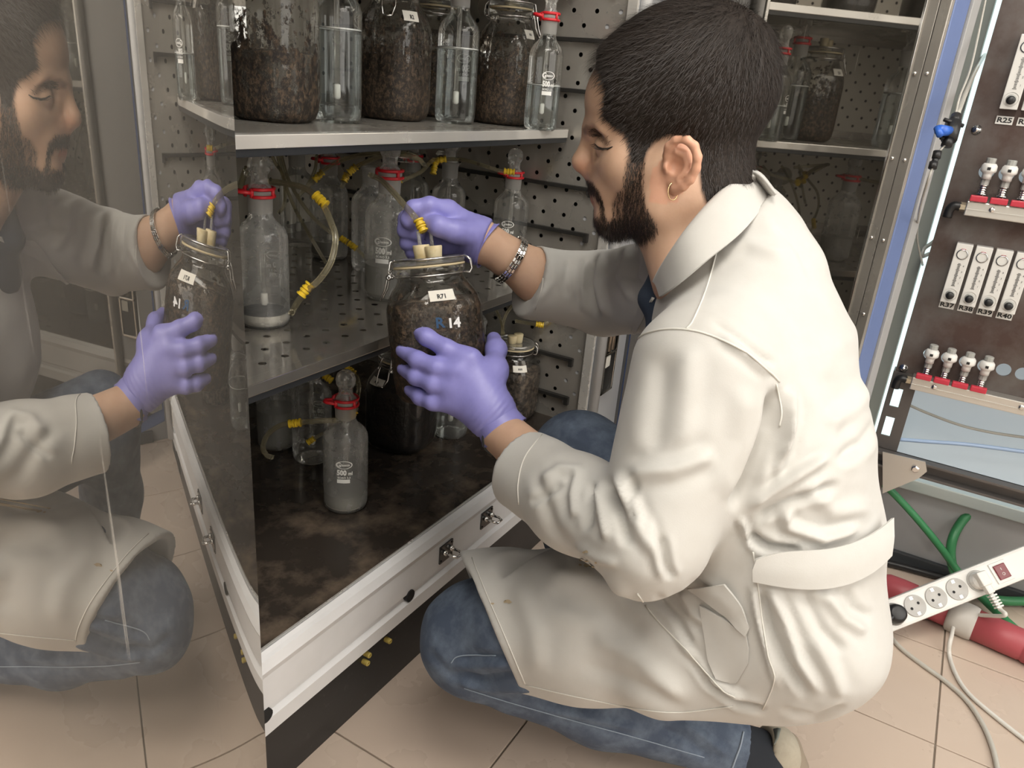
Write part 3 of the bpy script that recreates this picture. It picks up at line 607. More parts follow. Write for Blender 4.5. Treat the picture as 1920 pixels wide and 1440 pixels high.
# local +y looks at the camera: azimuth 90 is the front
hj = jar('jar of grey soil held up in the gloved hands, tagged R71 and marked 14', jb, 'soil_grey', .145, tilt=JM @ Matrix.Rotation(math.radians(0), 4, 'Z'), clasp=-5, level=.150, splat='splat_fine', tagaz=101, writing='R71', held=True)
hj.scale = (1.0,)*3
m = MB()
for (dx, dy, l) in ((-.008, -.004, .040), (.010, .002, .030)): m.tube([(dx, dy, .224), (dx+.001, dy, .224+l)], .0027, 10)
m.build('glass_nipple', K['glass_milky'], hj, smooth=True)
# ================================================================== hoses
def hose(label, pts, r=.0042, couplings=(), ends=None, group='clear hoses with yellow couplings', m='hose', name='hose'):
    """pts: (px,py,D) along the run; couplings: (px,py,D, dx,dy) centre and image direction"""
    path = [Vector(P(*q)) for q in pts]; o = empty(name, path[0]); tag(o, label, 'hose', group); inv_ = Matrix.Translation(-path[0])
    t = MB().tube(crom(path, 8), r, 10).build('tubing', K[m], o, smooth=True); t.matrix_parent_inverse = inv_
    for (px, py, D, dx, dy) in couplings:
        a = Vector(P(px-dx, py-dy, D)); b = Vector(P(px+dx, py+dy, D)); d = (b-a); L = d.length; u = d.normalized(); v = u.orthogonal()
        mt = basis(a, v, u.cross(v)); R = r+.0016
        pr = [(R*.8, 0), (R*1.25, 0), (R*1.25, .12*L), (R*.95, .14*L), (R*.95, .3*L), (R*1.2, .32*L), (R*1.2, .46*L), (R*.85, .5*L), (R*1.2, .55*L), (R*1.2, .68*L), (R*.95, .7*L), (R*.95, .86*L), (R*1.25, .88*L), (R*1.25, L), (R*.8, L)]
        c = MB().lathe(pr, 14, mt).build('coupling', K['yellow'], o, angle=.6); c.matrix_parent_inverse = inv_
    return o
hose('thick clear hose with two yellow couplings curving down in front of the middle shelf', [(503, 340, 1.22), (540, 345, 1.20), (575, 355, 1.18), (603, 380, 1.17), (622, 420, 1.165), (629, 450, 1.16), (620, 492, 1.155), (598, 525, 1.155), (575, 545, 1.16), (556, 570, 1.18), (546, 588, 1.20)], .0050, [(601, 375, 1.17, 10, 10), (573, 543, 1.16, 9, -11)])
hose('short clear hose end hanging from the left arm of the leftmost bottle', [(463, 315, 1.22), (455, 335, 1.21), (451, 352, 1.205), (449, 364, 1.205)], .0052)
hose('clear hose running to the yellow coupling pinched in the raised hand', [(694, 328, 1.34), (712, 336, 1.31), (735, 358, 1.22), (756, 382, 1.15), (772, 400, 1.132), (784, 416, 1.136), (796, 436, 1.145)], .0050, [(789, 423, 1.136, 5, 11)])
hose('clear hose arching below the eye-level shelf from a back coupling', [(574, 352, 1.50), (586, 342, 1.50), (604, 322, 1.48), (640, 300, 1.45), (690, 289, 1.42), (745, 290, 1.42), (790, 300, 1.5)], .0042, [(597, 330, 1.49, 8, -8)])
hose('second arching hose with two yellow couplings under the eye-level shelf', [(641, 352, 1.5), (648, 334, 1.5), (662, 317, 1.48), (695, 300, 1.45), (735, 289, 1.42), (775, 292, 1.42), (797, 310, 1.45)], .0044, [(648, 333, 1.5, 3, -7), (661, 318, 1.48, 7, -6)])
hose('clear hose from the raised hand region up to the yellow knot of couplings', [(742, 342, 1.5), (768, 333, 1.52), (792, 320, 1.56), (812, 300, 1.6), (835, 298, 1.65)], .0042, [(746, 340, 1.5, 6, -3), (824, 300, 1.62, 13, -2), (814, 316, 1.62, -2, 10)])
hose('clear hose along the side wall ending at the right end bottle', [(835, 298, 1.66), (870, 300, 1.65), (905, 310, 1.64), (940, 321, 1.64), (955, 322, 1.64)], .0042, [(955, 322, 1.64, 10, 1)])
hose('thin hose crossing the middle shelf down to a double yellow coupling', [(527, 290, 1.5), (538, 330, 1.48), (556, 365, 1.46), (582, 402, 1.46), (612, 430, 1.47), (640, 447, 1.48), (664, 462, 1.48), (688, 486, 1.5)], .0036, [(645, 450, 1.48, 6, 4), (661, 461, 1.48, 7, 5)])
hose('thin hose sloping across the back of the middle shelf', [(520, 290, 1.55), (533, 340, 1.53), (555, 395, 1.52), (580, 440, 1.52), (600, 474, 1.53), (612, 494, 1.54)], .0036)
hose('thin hose hanging straight behind the leftmost bottle head', [(508, 286, 1.5), (516, 305, 1.5), (531, 330, 1.5), (534, 380, 1.5), (522, 400, 1.5)], .0036)
hose('hose rising behind the arching hoses beside the white port cover', [(594, 292, 1.6), (590, 320, 1.58), (575, 350, 1.56), (560, 368, 1.55)], .0036)
hose('clear hose looping forward from the lone floor bottle and drooping on the left', [(668, 765, 1.36), (662, 775, 1.35), (640, 787, 1.34), (600, 789, 1.33), (555, 793, 1.33), (525, 798, 1.33), (502, 815, 1.34), (493, 838, 1.35), (500, 853, 1.36), (511, 858, 1.37)], .0046, [(553, 793.5, 1.33, 11, -1.5), (661, 776, 1.35, 4, -6)])
hose('hose rising from the lone floor bottle under the middle shelf edge', [(668, 752, 1.43), (673, 730, 1.44), (669, 708, 1.45), (655, 694, 1.46), (640, 689, 1.48)], .0044, [(657, 695, 1.46, 7, 6), (615, 709, 1.47, 7, 5)])
hose('short hose with yellow coupling lying between the floor bottles', [(606, 812, 1.45), (596, 818, 1.45), (588, 823, 1.45), (578, 830, 1.46)], .0034, [(583, 826, 1.45, 6, -4)])
hose('thin hose standing in the lid of the jar between the forearms', [(942, 628, 1.73), (943, 608, 1.74), (950, 588, 1.75), (962, 572, 1.76), (972, 562, 1.77)], .0036)
hose('short thin hose leaning left from the lid of the jar between the forearms', [(944, 626, 1.72), (940, 604, 1.74), (931, 582, 1.76)], .0036)
hose('pale hose with yellow coupling in the dark right corner above the jar', [(966, 602, 1.8), (985, 605, 1.8), (1012, 609, 1.79), (1030, 602, 1.79), (1040, 592, 1.8)], .0042, [(1012, 609, 1.79, 7, 1)])
hose('pale hose with yellow coupling at the shelf edge behind the held jar', [(860, 612, 1.7), (868, 610, 1.7), (876, 610, 1.7)], .0042, [(868, 611, 1.7, 6, 0)])
# loose plug on the cabinet floor and a white port cover on the back wall
m = MB(); m.lathe([(.0, -.004), (.028, -.004), (.03, -.002), (.03, .001), (.0, .001)], 24, basis((1.02, Y1-.001, .80), (1, 0, 0), (0, 0, 1)), caps=False)
o = cp(m, 'port_cover', mat('cream plastic', (.66, .60, .48), .5), smooth=True)
q = atz(1018, 753, ZF); m = MB(); m.lathe([(.0, 0), (.006, 0), (.006, .006), (.004, .012), (.0, .012)], 12, caps=False)
o = m.build('hose_plug', K['yellow'], None, smooth=True); o.location = q; tag(o, 'small yellow hose plug lying on the cabinet floor behind the right jar', 'plug')
# ================================================================== valve and flow-meter panel (faces -X)
XP = 1.80
def yz(px, py, x=XP): q = atx(px, py, x); return q[1], q[2]
pn = empty('valve_panel', (XP, -.25, .22)); tag(pn, 'rust brown steel panel of flow meters and push valves right of the blue door edge', 'panel')
pinv = Matrix.Translation((-XP, .25, -.22))
def pp(mb, name, m, parent=None, **k):
    o = mb.build(name, m, parent or pn, **k); o.matrix_parent_inverse = pinv; return o
K['rust'] = mat('rusty brown steel plate', (.135, .122, .115), .42, .35, noise=(5, 10, (.070, .042, .035), .40, .62), roughnoise=(9, .25, .6))
K['alu'] = mat('brushed aluminium', (.66, .65, .62), .32, .85)
K['white_plastic'] = mat('white plastic', (.72, .71, .68), .35)
K['grey_plastic'] = mat('grey plastic', (.36, .36, .34), .45)
YL = yz(1862, 60)[0]; ZB = yz(1700, 716)[1]; YR = -.62; ZP = 1.62
row2 = [yz(x, y) for x, y in ((1744, 664), (1777.5, 670.6), (1812, 678), (1846.6, 686), (1881, 693.6), (1914.6, 701.8))]
dy = row2[0][0]-row2[1][0]
row2 = [(row2[0][0]-.0006-dy*k, row2[0][1]) for k in range(9)]
r1 = yz(1850, 322); row1 = [(r1[0]-dy*k, r1[1]) for k in range(9)]
# plate with real round holes: strips between hole rows
m = MB(); HR_ = dy*.40
def strip_with_holes(row, z0, z1):
    c = row[0][1]; ys = [YL] + [row[0][0]+dy/2-dy*k for k in range(10)]; ys = [y for y in ys if y > YR] + [YR]
    for a, b in zip(ys[:-1], ys[1:]):
        hit = [h for h in row if abs(h[0]-(a+b)/2) < dy*.2 and abs((a-b)-dy) < 1e-3]
        if not hit: m.add([(XP, a, z0), (XP, b, z0), (XP, b, z1), (XP, a, z1)], [(0, 1, 2, 3)]); continue
        h = hit[0]; hy, hz = (a-b)/2, 0; n = 24
        o1, i1 = [], []
        for k in range(n):
            t = 2*math.pi*k/n; cc, ss = math.cos(t), math.sin(t); sc = min(hy/max(abs(cc), 1e-6), ((z1-c) if ss > 0 else (c-z0))/max(abs(ss), 1e-6))
            o1.append((XP, h[0]+cc*sc, c+ss*sc)); i1.append((XP, h[0]+cc*HR_, c+ss*HR_))
        i2 = [(XP+.006, y, z) for _, y, z in i1]
        m.add(o1+i1+i2, [(k, (k+1) % n, n+(k+1) % n, n+k) for k in range(n)] + [(n+k, n+(k+1) % n, 2*n+(k+1) % n, 2*n+k) for k in range(n)])
        for sy in (-1, 1):
            for sz in (-1, 1):
                pass
zs = [ZB-.01, row2[0][1]-dy/2, row2[0][1]+dy/2, row1[0][1]-dy/2, row1[0][1]+dy/2, ZP]
for i in range(5):
    if i == 1: strip_with_holes(row2, zs[1], zs[2])
    elif i == 3: strip_with_holes(row1, zs[3], zs[4])
    else: m.add([(XP, YL, zs[i]), (XP, YR, zs[i]), (XP, YR, zs[i+1]), (XP, YL, zs[i+1])], [(0, 1, 2, 3)])
m.box((XP-.001, YL-.003, ZB-.01), (XP+.03, YL, ZP)); m.box((XP+.006, YR, ZP-.01), (XP+.03, YL, ZP))
pp(m, 'panel_plate', K['rust'])
# manifolds
def manifold(zc, yl):
    m = MB(); m.box((XP-.034, YR, zc-.014), (XP-.001, yl, zc+.014), .002); m.box((XP-.036, YR, zc-.0018), (XP-.0335, yl-.001, zc-.0006))
    o = pp(m, 'manifold_bar', K['alu'])
    for k in range(3):
        y = yl-.045-.16*k; s = MB(); s.lathe([(.0055, 0), (.0055, .0025), (.004, .004), (.0, .004)], 14, basis((XP-.034, y, zc+.003), (0, -1, 0), (0, 0, 1)) , caps=False); pp(s, 'screw', K['chrome'], smooth=True)
    s = MB(); s.tube([(XP-.018, yl, zc), (XP-.018, yl+.010, zc)], .009, 6); pp(s, 'end_nut', mat('brass nut', (.62, .55, .42), .3, .9))
    s = MB(); s.tube(crom([(XP-.018, yl+.009, zc), (XP-.018, yl+.020, zc), (XP-.018, yl+.026, zc-.008), (XP-.018, yl+.027, zc-.024)], 5), .0085, 10); pp(s, 'elbow', K['black'], smooth=True)
    return o
b1 = yz(1810, 390, XP-.034); b2 = yz(1707.5, 718, XP-.034)
manifold(b1[1], b1[0]); manifold(b2[1], b2[0])
K['red_tag'] = mat('red release tag', (.52, .035, .06), .4)
for row, zc in ((row1, b1[1]), (row2[:4], b2[1])):
    for (y, z) in row:
        v = empty('push_valve', (XP-.02, y, z)); v.parent = pn; v.matrix_parent_inverse = pinv
        yb = -.002; zt = z-zc-.014
        s = MB(); s.lathe([(.0, -.012), (.0085, -.012), (.0085, -.004), (.0095, -.001), (.0135, .002), (.0142, .005), (.0135, .013), (.0105, .017), (.0, .017)], 20, Matrix.Translation((-.004, yb, .0)), caps=False)
        s.build('valve_body', K['white_plastic'], v, smooth=True)
        MB().lathe([(.0075, .015), (.0085, .017), (.0085, .026), (.007, .027), (.0, .027)], 10, Matrix.Translation((0, yb, 0)), caps=False).build('top_cap', K['grey_plastic'], v, angle=.5)
        MB().box((-.0185, -.0030+yb, .005), (-.0165, .0030+yb, .0105), .0005).build('window_mark', K['black'], v)
        s = MB(); s.tube([(0, yb, -.008), (0, yb, -.024)], .0075, 8); s.build('collar', K['grey_plastic'], v)
        s = MB()
        for k in range(4): s.lathe([(.0062, 0), (.0075, .0012), (.0062, .0030)], 12, Matrix.Translation((0, yb, -.026-.0042*k)), caps=False)
        s.tube([(0, yb, -.022), (0, yb, -zt)], .0052, 10); s.lathe([(.0105, 0), (.0105, .0015), (.006, .0017)], 14, Matrix.Translation((0, yb, -.041)), caps=False)
        s.build('spring_sleeve', K['chrome'], v, smooth=True)
        MB().box((-.024, -.0148, -zt+.001), (-.012, .0148, -zt+.0125), .002).build('release_tag', K['red_tag'], v, smooth=False)
# flow meters
K['meter'] = mat('clear white acrylic meter', (.70, .69, .66), .2, coat=.4)
def meter(y, z, w, h, lab, zl, lw):
    f = empty('flow_meter', (XP-.001, y, z)); f.parent = pn; f.matrix_parent_inverse = pinv
    MB().box((-.022, -w/2, 0), (0, w/2, h), .0015).build('meter_block', K['meter'], f)
    s = MB(); s.lathe([(w*.30, -.0005), (w*.36, -.0015), (w*.36, .0005), (w*.30, .001)], 24, basis((-.0225, 0, h-.021), (0, -1, 0), (0, 0, 1)), caps=False); s.build('inlet_ring', mat('steel ring', (.4, .4, .4), .25, .9), f, smooth=True)
    s = MB(); s.box((-.0228, -.004, h-.013), (-.0222, .004, h-.010)); s.build('red_mark', K['red_tag'], f)
    s = MB(); s.lathe([(.0, .001), (w*.28, .001), (w*.31, -.001), (w*.41, -.0015), (w*.42, .0005)], 22, basis((-.0225, 0, .0175), (0, -1, 0), (0, 0, 1)), caps=False); s.build('knob_recess', K['grey_plastic'], f, smooth=True)
    s = MB(); s.lathe([(w*.25, 0), (w*.26, .007), (w*.21, .009), (.0, .009)], 18, basis((-.0225, 0, .0160), (0, -1, 0), (0, 0, 1)), caps=False); s.build('control_knob', K['black'], f, smooth=True)
    s = MB()
    for k in range(22):
        zz = .036+(h-.076)*k/21; l = w*.24 if k % 5 == 0 else w*.15; s.box((-.0226, -l/2, zz-.0005), (-.0221, l/2, zz+.0005))
    for k in range(4): text_mb(s, str(k+1), .0052, lambda a, b, k=k: (-.0225, -w*.27-a, .042+(h-.086)*k/3+b))
    s.build('scale_marks', K['ink'], f)
    l = MB(); l.box((-.0015, -lw/2, zl), (0, lw/2, zl+.0148)); lb = l.build('number_label', mat('white label tape', (.74, .73, .70), .5), f)
    s = MB(); text_mb(s, lab, .0125, lambda a, b: (-.0019, -a, zl+.0072+b), .0004, 1.28); s.build('label_print', K['ink'], lb)
y0, z0 = yz(1777, 567, XP-.02); yd = dy*1.0; w_ = dy*.86
hh = yz(1808, 457, XP-.02)[1]-z0
for k, n in enumerate(('R37', 'R38', 'R39', 'R40')): meter(y0-yd*1.0*k*1.02, z0, w_, hh, n, -.0165, dy*.82)
y0, z0 = yz(1890, 205, XP-.02); hh2 = hh*1.06
for k, n in enumerate(('R25', 'R26', 'R27')): meter(y0-yd*1.04*k, z0, w_, hh2, n, -.027, dy*.84)
for (px, py) in ((1831, 243), (1694, 690)):
    y, z = yz(px, py); s = MB(); s.lathe([(.009, 0), (.009, .002), (.0055, .0022), (.005, .007), (.0, .0075)], 6 if False else 14, basis((XP-.001, y, z), (0, -1, 0), (0, 0, 1)), caps=False); pp(s, 'panel_bolt', K['chrome'], smooth=True)
# strut with slots, bottom rail, bracket
strut = MB(); K['strut'] = mat('dark galvanised strut', (.13, .12, .115), .4, .5)
(ya, za), (yb_, zb_) = yz(1692, 705), yz(1672, 853); ys0, ys1 = yz(1668, 745)[0]+.004, yz(1700, 745)[0]
zlist = [yz(1680, 862)[1], yz(1667, 817)[1], yz(1670, 781)[1], yz(1678, 762)[1], yz(1682, 727)[1], ZB+.02]
for i in range(5):
    if i in (1, 3):
        strut.box((XP-.004, ys0-.008, zlist[i]), (XP, ys0, zlist[i+1])); strut.box((XP-.004, ys1-.008, zlist[i]), (XP, ys0-.026, zlist[i+1]))
    else: strut.box((XP-.004, ys1-.008, zlist[i]), (XP, ys0, zlist[i+1]))
strut.box((XP-.004, ys1-.012, zlist[0]), (XP+.03, ys1-.008, ZB+.02)); strut.box((XP-.004, ys0, zlist[0]), (XP+.03, ys0+.003, ZB+.02))
pp(strut, 'slotted_strut', K['strut'])
zr = yz(1830, 893)[1]; rl = MB()
zr0, zr1 = yz(1800, 908)[1], yz(1800, 878)[1]
rl.box((XP-.03, YR, zr0), (XP-.001, ys0, zr0+.006), .001); rl.box((XP-.03, YR, zr1-.006), (XP-.001, ys0, zr1), .001); rl.box((XP-.006, YR, zr0), (XP-.002, ys0, zr1))
pp(rl, 'bottom_rail', K['strut'])
for k in range(4):
    y = ys1-.05-.058*k; pp(MB().box((XP-.0075, y-.028, zr1-.013), (XP-.0055, y, zr1-.009), .001), 'rail_slot', K['white_plastic'])
br = MB(); bp_ = [yz(*q, XP-.032) for q in ((1655, 847), (1735, 866), (1738, 884), (1722, 897), (1655, 925))]
br.add([(XP-.033, y, z) for y, z in bp_]+[(XP-.030, y, z) for y, z in bp_], [(0, 1, 2, 3, 4), (9, 8, 7, 6, 5)]+[(k, 5+k, 5+(k+1) % 5, (k+1) % 5) for k in range(5)])
pp(br, 'corner_bracket', K['alu'])
y, z = yz(1716, 879, XP-.033); s = MB(); s.lathe([(.0085, 0), (.0085, .004), (.006, .006), (.0, .006)], 6, basis((XP-.033, y, z), (0, -1, 0), (0, 0, 1)), caps=False); pp(s, 'bracket_bolt', K['chrome'])
# panel legs down to the floor, behind the rail
lg = MB(); lg.box((XP-.004, ys0-.04, 0), (XP+.03, ys0-.002, zr0+.01)); pp(lg, 'panel_leg', K['strut'])
lg = MB(); lg.box((XP-.004, YR, 0), (XP+.03, YR+.04, zr0+.01)); pp(lg, 'panel_leg', K['strut'])
# small tubes near the panel
def line(label, pts, r, m, name='tube', cat='tube', group=None):
    path = [Vector(q) for q in pts]; o = MB().tube(crom(path, 8), r, 10).build(name, m, None, smooth=True)
    me = o.data; me.transform(Matrix.Translation(-path[0])); o.location = path[0]; tag(o, label, cat, group); return o
K['pu'] = mat('clear polyurethane tube', (.62, .60, .54), .2, trans=.35)
line('clear tube from black fitting bending left across the top of the valve panel', [P(1905, 22, 1.66), P(1893, 48, 1.66), P(1870, 75, 1.66), P(1845, 105, 1.55), P(1830, 130, 1.42), P(1812, 170, 1.28), P(1795, 214, 1.2)], .0042, K['pu'])
s = MB(); s.tube([P(1912, -8, 1.66), P(1903, 26, 1.66)], .0085, 12); o = s.build('tube_fitting', K['black'], None, smooth=True); tag(o, 'black push-in fitting at the top of the valve panel', 'fitting')
line('clear tube looping from the upper manifold elbow to the left', [P(1784, 408, 1.64), P(1776, 425, 1.63), P(1752, 452, 1.62), P(1733, 466, 1.62), P(1730, 480, 1.62), P(1742, 476, 1.63)], .0042, K['pu'])
line('thin clear tube hanging straight along the bright window strip', [P(1850, -10, 1.24), P(1822, 120, 1.22), P(1800, 180, 1.2), P(1791, 216, 1.2)], .0017, K['pu'])
line('long thin clear tube from the blue valve down past the door edge', [P(1749, 312, 1.184), P(1738, 345, 1.2), P(1723, 400, 1.3), P(1720, 450, 1.45), P(1730, 497, 1.6)], .002, K['pu'])
line('thin clear tube sagging across the pane below the lower manifold', [atx(1697, 756, 1.84), atx(1740, 775, 1.84), atx(1800, 797, 1.84), atx(1860, 811, 1.84), atx(1935, 822, 1.84)], .0032, K['pu'])
line('light blue tube running across the pane above the bottom rail', [atx(1676, 823, 1.84), atx(1740, 828, 1.84), atx(1820, 834, 1.84), atx(1935, 849, 1.84)], .0045, mat('light blue tube', (.42, .56, .80), .3))
hv = empty('hand_valve', P(1778, 246, 1.184)); tag(hv, 'small black inline valve with blue knob hanging beside the blue door edge', 'valve')
iv = Matrix.Translation(-Vector(P(1778, 246, 1.184)))
def hp(mb, n, mm): o = mb.build(n, mm, hv, smooth=True); o.matrix_parent_inverse = iv
s = MB(); s.tube([P(1793, 218, 1.199), P(1788, 232, 1.191)], 0.0081, 12); s.tube([P(1788, 230, 1.191), P(1779, 262, 1.184)], 0.0118, 12); s.tube([P(1779, 260, 1.184), P(1774, 274, 1.184)], 0.0081, 12); s.tube([P(1770, 224, 1.184), P(1806, 236, 1.184)], 0.0030, 8); s.tube([P(1763, 258, 1.184), P(1793, 262, 1.184)], 0.0030, 8); hp(s, 'valve_body', K['black'])
s = MB(); s.tube([P(1780, 246, 1.184), P(1762, 244, 1.154)], [.0075, .008], 14); s.tube([P(1757, 239, 1.158), P(1763, 254, 1.151)], 0.0052, 8); hp(s, 'knob', mat('blue knob', (.03, .13, .55), .35))
s = MB(); s.tube([P(1758, 284, 1.184), P(1755, 297, 1.184)], 0.0063, 12); s.tube([P(1755, 297, 1.184), P(1751, 306, 1.184)], 0.0048, 12); s.tube([P(1751, 304, 1.184), P(1748, 316, 1.184)], 0.0063, 12); hp(s, 'coupling', K['black'])
s = MB(); s.tube([P(1772, 272, 1.184), P(1759, 286, 1.184)], 0.0016, 8); hp(s, 'joining_tube', K['pu'])
# ================================================================== things on the floor at the right
def strip():
    a = Vector(P(1655, 1160, 1.56)); b = Vector(P(1990, 1027, 1.60)); x = (b-a).normalized(); n = (Vector((-.72, -.12, .55))).normalized(); n = (n-x*n.dot(x)).normalized(); y = n.cross(x)
    return a, x, y, n, (b-a).length
a_, x_, y_, n_, L_ = strip()
ps = empty('power_strip'); ps.matrix_world = Matrix(((x_.x, y_.x, n_.x, a_.x), (x_.y, y_.y, n_.y, a_.y), (x_.z, y_.z, n_.z, a_.z), (0, 0, 0, 1)))
tag(ps, 'white power strip with red switch propped on the red connector on the floor', 'power strip')
imat = ps.matrix_world.inverted()
def loc_on(px, py):
    r = ray(px, py); n = np.array(n_); t = (np.array(a_)-CAMP).dot(n)/r.dot(n); return imat @ Vector(CAMP+r*t)
hw = .030
MB().box((-.004, -hw, -.042), (L_, hw, 0), .006).build('strip_body', K['white_plastic'], ps, smooth=False)
socks = [loc_on(*q) for q in ((1677, 1148), (1716, 1137), (1754.7, 1123), (1794.7, 1108.5), (1835, 1093))]
sp_ = (socks[4].x-socks[1].x)/3
for k in range(5):
    x = socks[1].x+sp_*(k-1); s = MB(); s.lathe([(.0205, .0003), (.0222, .0020), (.0212, .0024), (.0190, .0006), (.0, .0004)] if k not in (0,) else [(.0205, .0006), (.0225, .0018), (.0, .002)], 28, Matrix.Translation((x, 0, 0)), caps=False)
    sk = s.build('socket', mat('socket plastic', (.46, .45, .43), .4), ps, smooth=True)
    if 0 < k < 4:
        s = MB()
        for sg in (-1, 1): s.lathe([(.0030, 0), (.0, .0004)], 10, Matrix.Translation((x+.0095*sg*.94, .0095*sg*.3, .0009)), caps=False)
        s.build('socket_hole', K['dark'], sk); s = MB()
        for sg in (-1, 1): s.box((x-.003, .0160*sg-.003, .0004), (x+.003, .0160*sg+.003, .0014))
        s.build('earth_clip', K['chrome'], sk)
x = loc_on(1879, 1076).x; s = MB(); s.box((x-.019, -.021, -.001), (x+.019, .021, .003), .001); s.build('switch_frame', K['white_plastic'], ps)
sw = MB().box((x-.013, -.015, .0025), (x+.013, .015, .006), .0015).build('rocker_switch', mat('dark red rocker', (.16, .006, .015), .2), ps)
s = MB(); s.box((x-.0005, .003, .0062), (x+.0005, .008, .0064)); s.lathe([(.0022, 0), (.003, .0002)], 14, Matrix.Translation((x, -.005, .0062)), caps=False); s.build('switch_marks', K['print'], sw)
bpx = socks[1].x-sp_
pg = empty('black_plug'); pg.matrix_world = ps.matrix_world @ Matrix.Translation((bpx, 0, .002)); tag(pg, 'round black plug in the leftmost socket of the power strip', 'plug')
MB().lathe([(.0195, 0), (.0195, .012), (.017, .022), (.012, .024), (.0, .024)], 24, caps=False).build('plug_body', K['black'], pg, smooth=True)
MB().tube([(-.004, 0, .018), (-.022, -.004, .020), (-.04, -.012, .012)], .0052, 10).build('cord', K['black'], pg, smooth=True)
pg = empty('white_plug'); wx = socks[4].x; pg.matrix_world = ps.matrix_world @ Matrix.Translation((wx, 0, .001)); tag(pg, 'white plug with ribbed cord relief in the socket beside the red switch', 'plug')
m = MB(); m.lathe([(.0185, -.008), (.0185, .004), (.0165, .012), (.012, .016), (.0, .016)], 20, caps=False); m.box((-.011, -.013, .010), (.011, .016, .030), .003); m.box((-.008, -.030, .012), (.008, -.010, .027), .004); m.build('plug_body', K['white_plastic'], pg)
m = MB()
for k in range(5): m.box((-.0075, -.036-.0058*k, .013), (.0075, -.0325-.0058*k, .026), .001)
m.tube([(0, -.03, .0195), (0, -.064, .0195)], .0045, 10); m.build('cord_relief', K['white_plastic'], pg)
wm = pg.matrix_world
K['cable_white'] = mat('white cable', (.66, .645, .60), .45); K['cable_grey'] = mat('grey cable', (.50, .48, .43), .45)
def flo(px, py, z=.0045): q = atz(px, py, z); return q
line('white mains cable falling from the white plug and snaking right over the tiles', [wm @ Vector((0, -.062, .0195)), wm @ Vector((-.004, -.075, .022)), P(1801, 1156, 1.66), flo(1783, 1197, .03), flo(1780, 1228), flo(1793, 1266), flo(1818, 1302), flo(1870, 1347), flo(1935, 1398)], .0042, K['cable_white'], 'mains_cable', 'cable')
line('grey cable curving from under the power strip towards the bottom edge', [flo(1652, 1168), flo(1664, 1186), flo(1690, 1216), flo(1730, 1247), flo(1772, 1277), flo(1812, 1313), flo(1842, 1357), flo(1862, 1405), flo(1874, 1460)], .0046, K['cable_grey'], 'mains_cable', 'cable')
line('short pale cable at the right edge below the red connector', [flo(1850, 1190), flo(1875, 1196), flo(1898, 1214), flo(1930, 1250)], .0042, K['cable_white'], 'mains_cable', 'cable')
tg = MB(); q0 = Vector(P(1797, 1142, 1.64)); tg.box((-.016, -.004, -.001), (.016, .004, .001), 0, basis(q0, Vector(P(1810, 1153, 1.64))-Vector(P(1785, 1132, 1.64)), (0, 0, 1)) @ Matrix.Rotation(math.pi/2, 4, 'X') if False else basis(q0, Vector(P(1810, 1153, 1.64))-Vector(P(1785, 1132, 1.64)), (-.5, -.2, .8)))
o = tg.build('cable_tag', K['paper'], None); tag(o, 'small white paper tag on the plug\'s cable', 'tag')
# red industrial connector pair with a grey collar
rc = empty('industrial_connector'); A = Vector(atz(1662, 1098, .033)); B = Vector(atz(1945, 1222, .033)); x = (B-A).normalized(); rc.matrix_world = basis(A, x, (0, 0, 1) if True else None)
tag(rc, 'pair of red industrial power connectors joined by a grey collar under the power strip', 'connector')
T = Matrix.Rotation(math.pi/2, 4, 'Y'); Lc = (B-A).length
K['cee'] = mat('faded red plastic', (.38, .07, .085), .45)
MB().lathe([(.0, -.02), (.018, -.02), (.028, .0), (.030, .03), (.030, .058), (.0285, .060), (.0285, .063), (.031, .065), (.031, .14), (.0, .14)], 24, T, caps=False).build('plug_half', K['cee'], rc, smooth=True)
MB().lathe([(.031, .13), (.037, .134), (.038, .15), (.038, .175), (.036, .182), (.031, .185)], 24, T, caps=False).build('grey_collar', mat('pale grey collar', (.50, .48, .45), .45), rc, smooth=True)
MB().lathe([(.0, .18), (.034, .18), (.033, .27), (.0315, .272), (.0315, .275), (.034, .277), (.033, .36), (.024, .40), (.0, .40)], 24, T, caps=False).build('socket_half', K['cee'], rc, smooth=True)
K['green'] = mat('green rubber hose', (.04, .22, .085), .4)
line('green hose slanting down from behind the coat past the corner bracket', [P(1655, 905, 1.76), P(1690, 940, 1.76), P(1730, 985, 1.76), P(1770, 1035, 1.76), P(1803, 1080, 1.755), P(1850, 1130, 1.72), P(1885, 1162, 1.66), flo(1935, 1207, .012)], .0085, K['green'], 'green_hose', 'hose')
line('thick green hose curling from under the bottom rail down to the floor', [P(1880, 932, 1.79), P(1850, 942, 1.785), P(1812, 968, 1.78), P(1788, 1005, 1.77), P(1783, 1045, 1.77), P(1796, 1085, 1.765), P(1830, 1113, 1.75), P(1880, 1126, 1.74), P(1935, 1127, 1.74)], .0105, K['green'], 'green_hose', 'hose')
line('black cable lying along the foot of the grey wall', [atz(1640, 1050, .012), atz(1690, 1062, .012), atz(1750, 1078, .012), atz(1830, 1097, .012), atz(1935, 1116, .012)], .008, K['black'], 'floor_cable', 'cable')
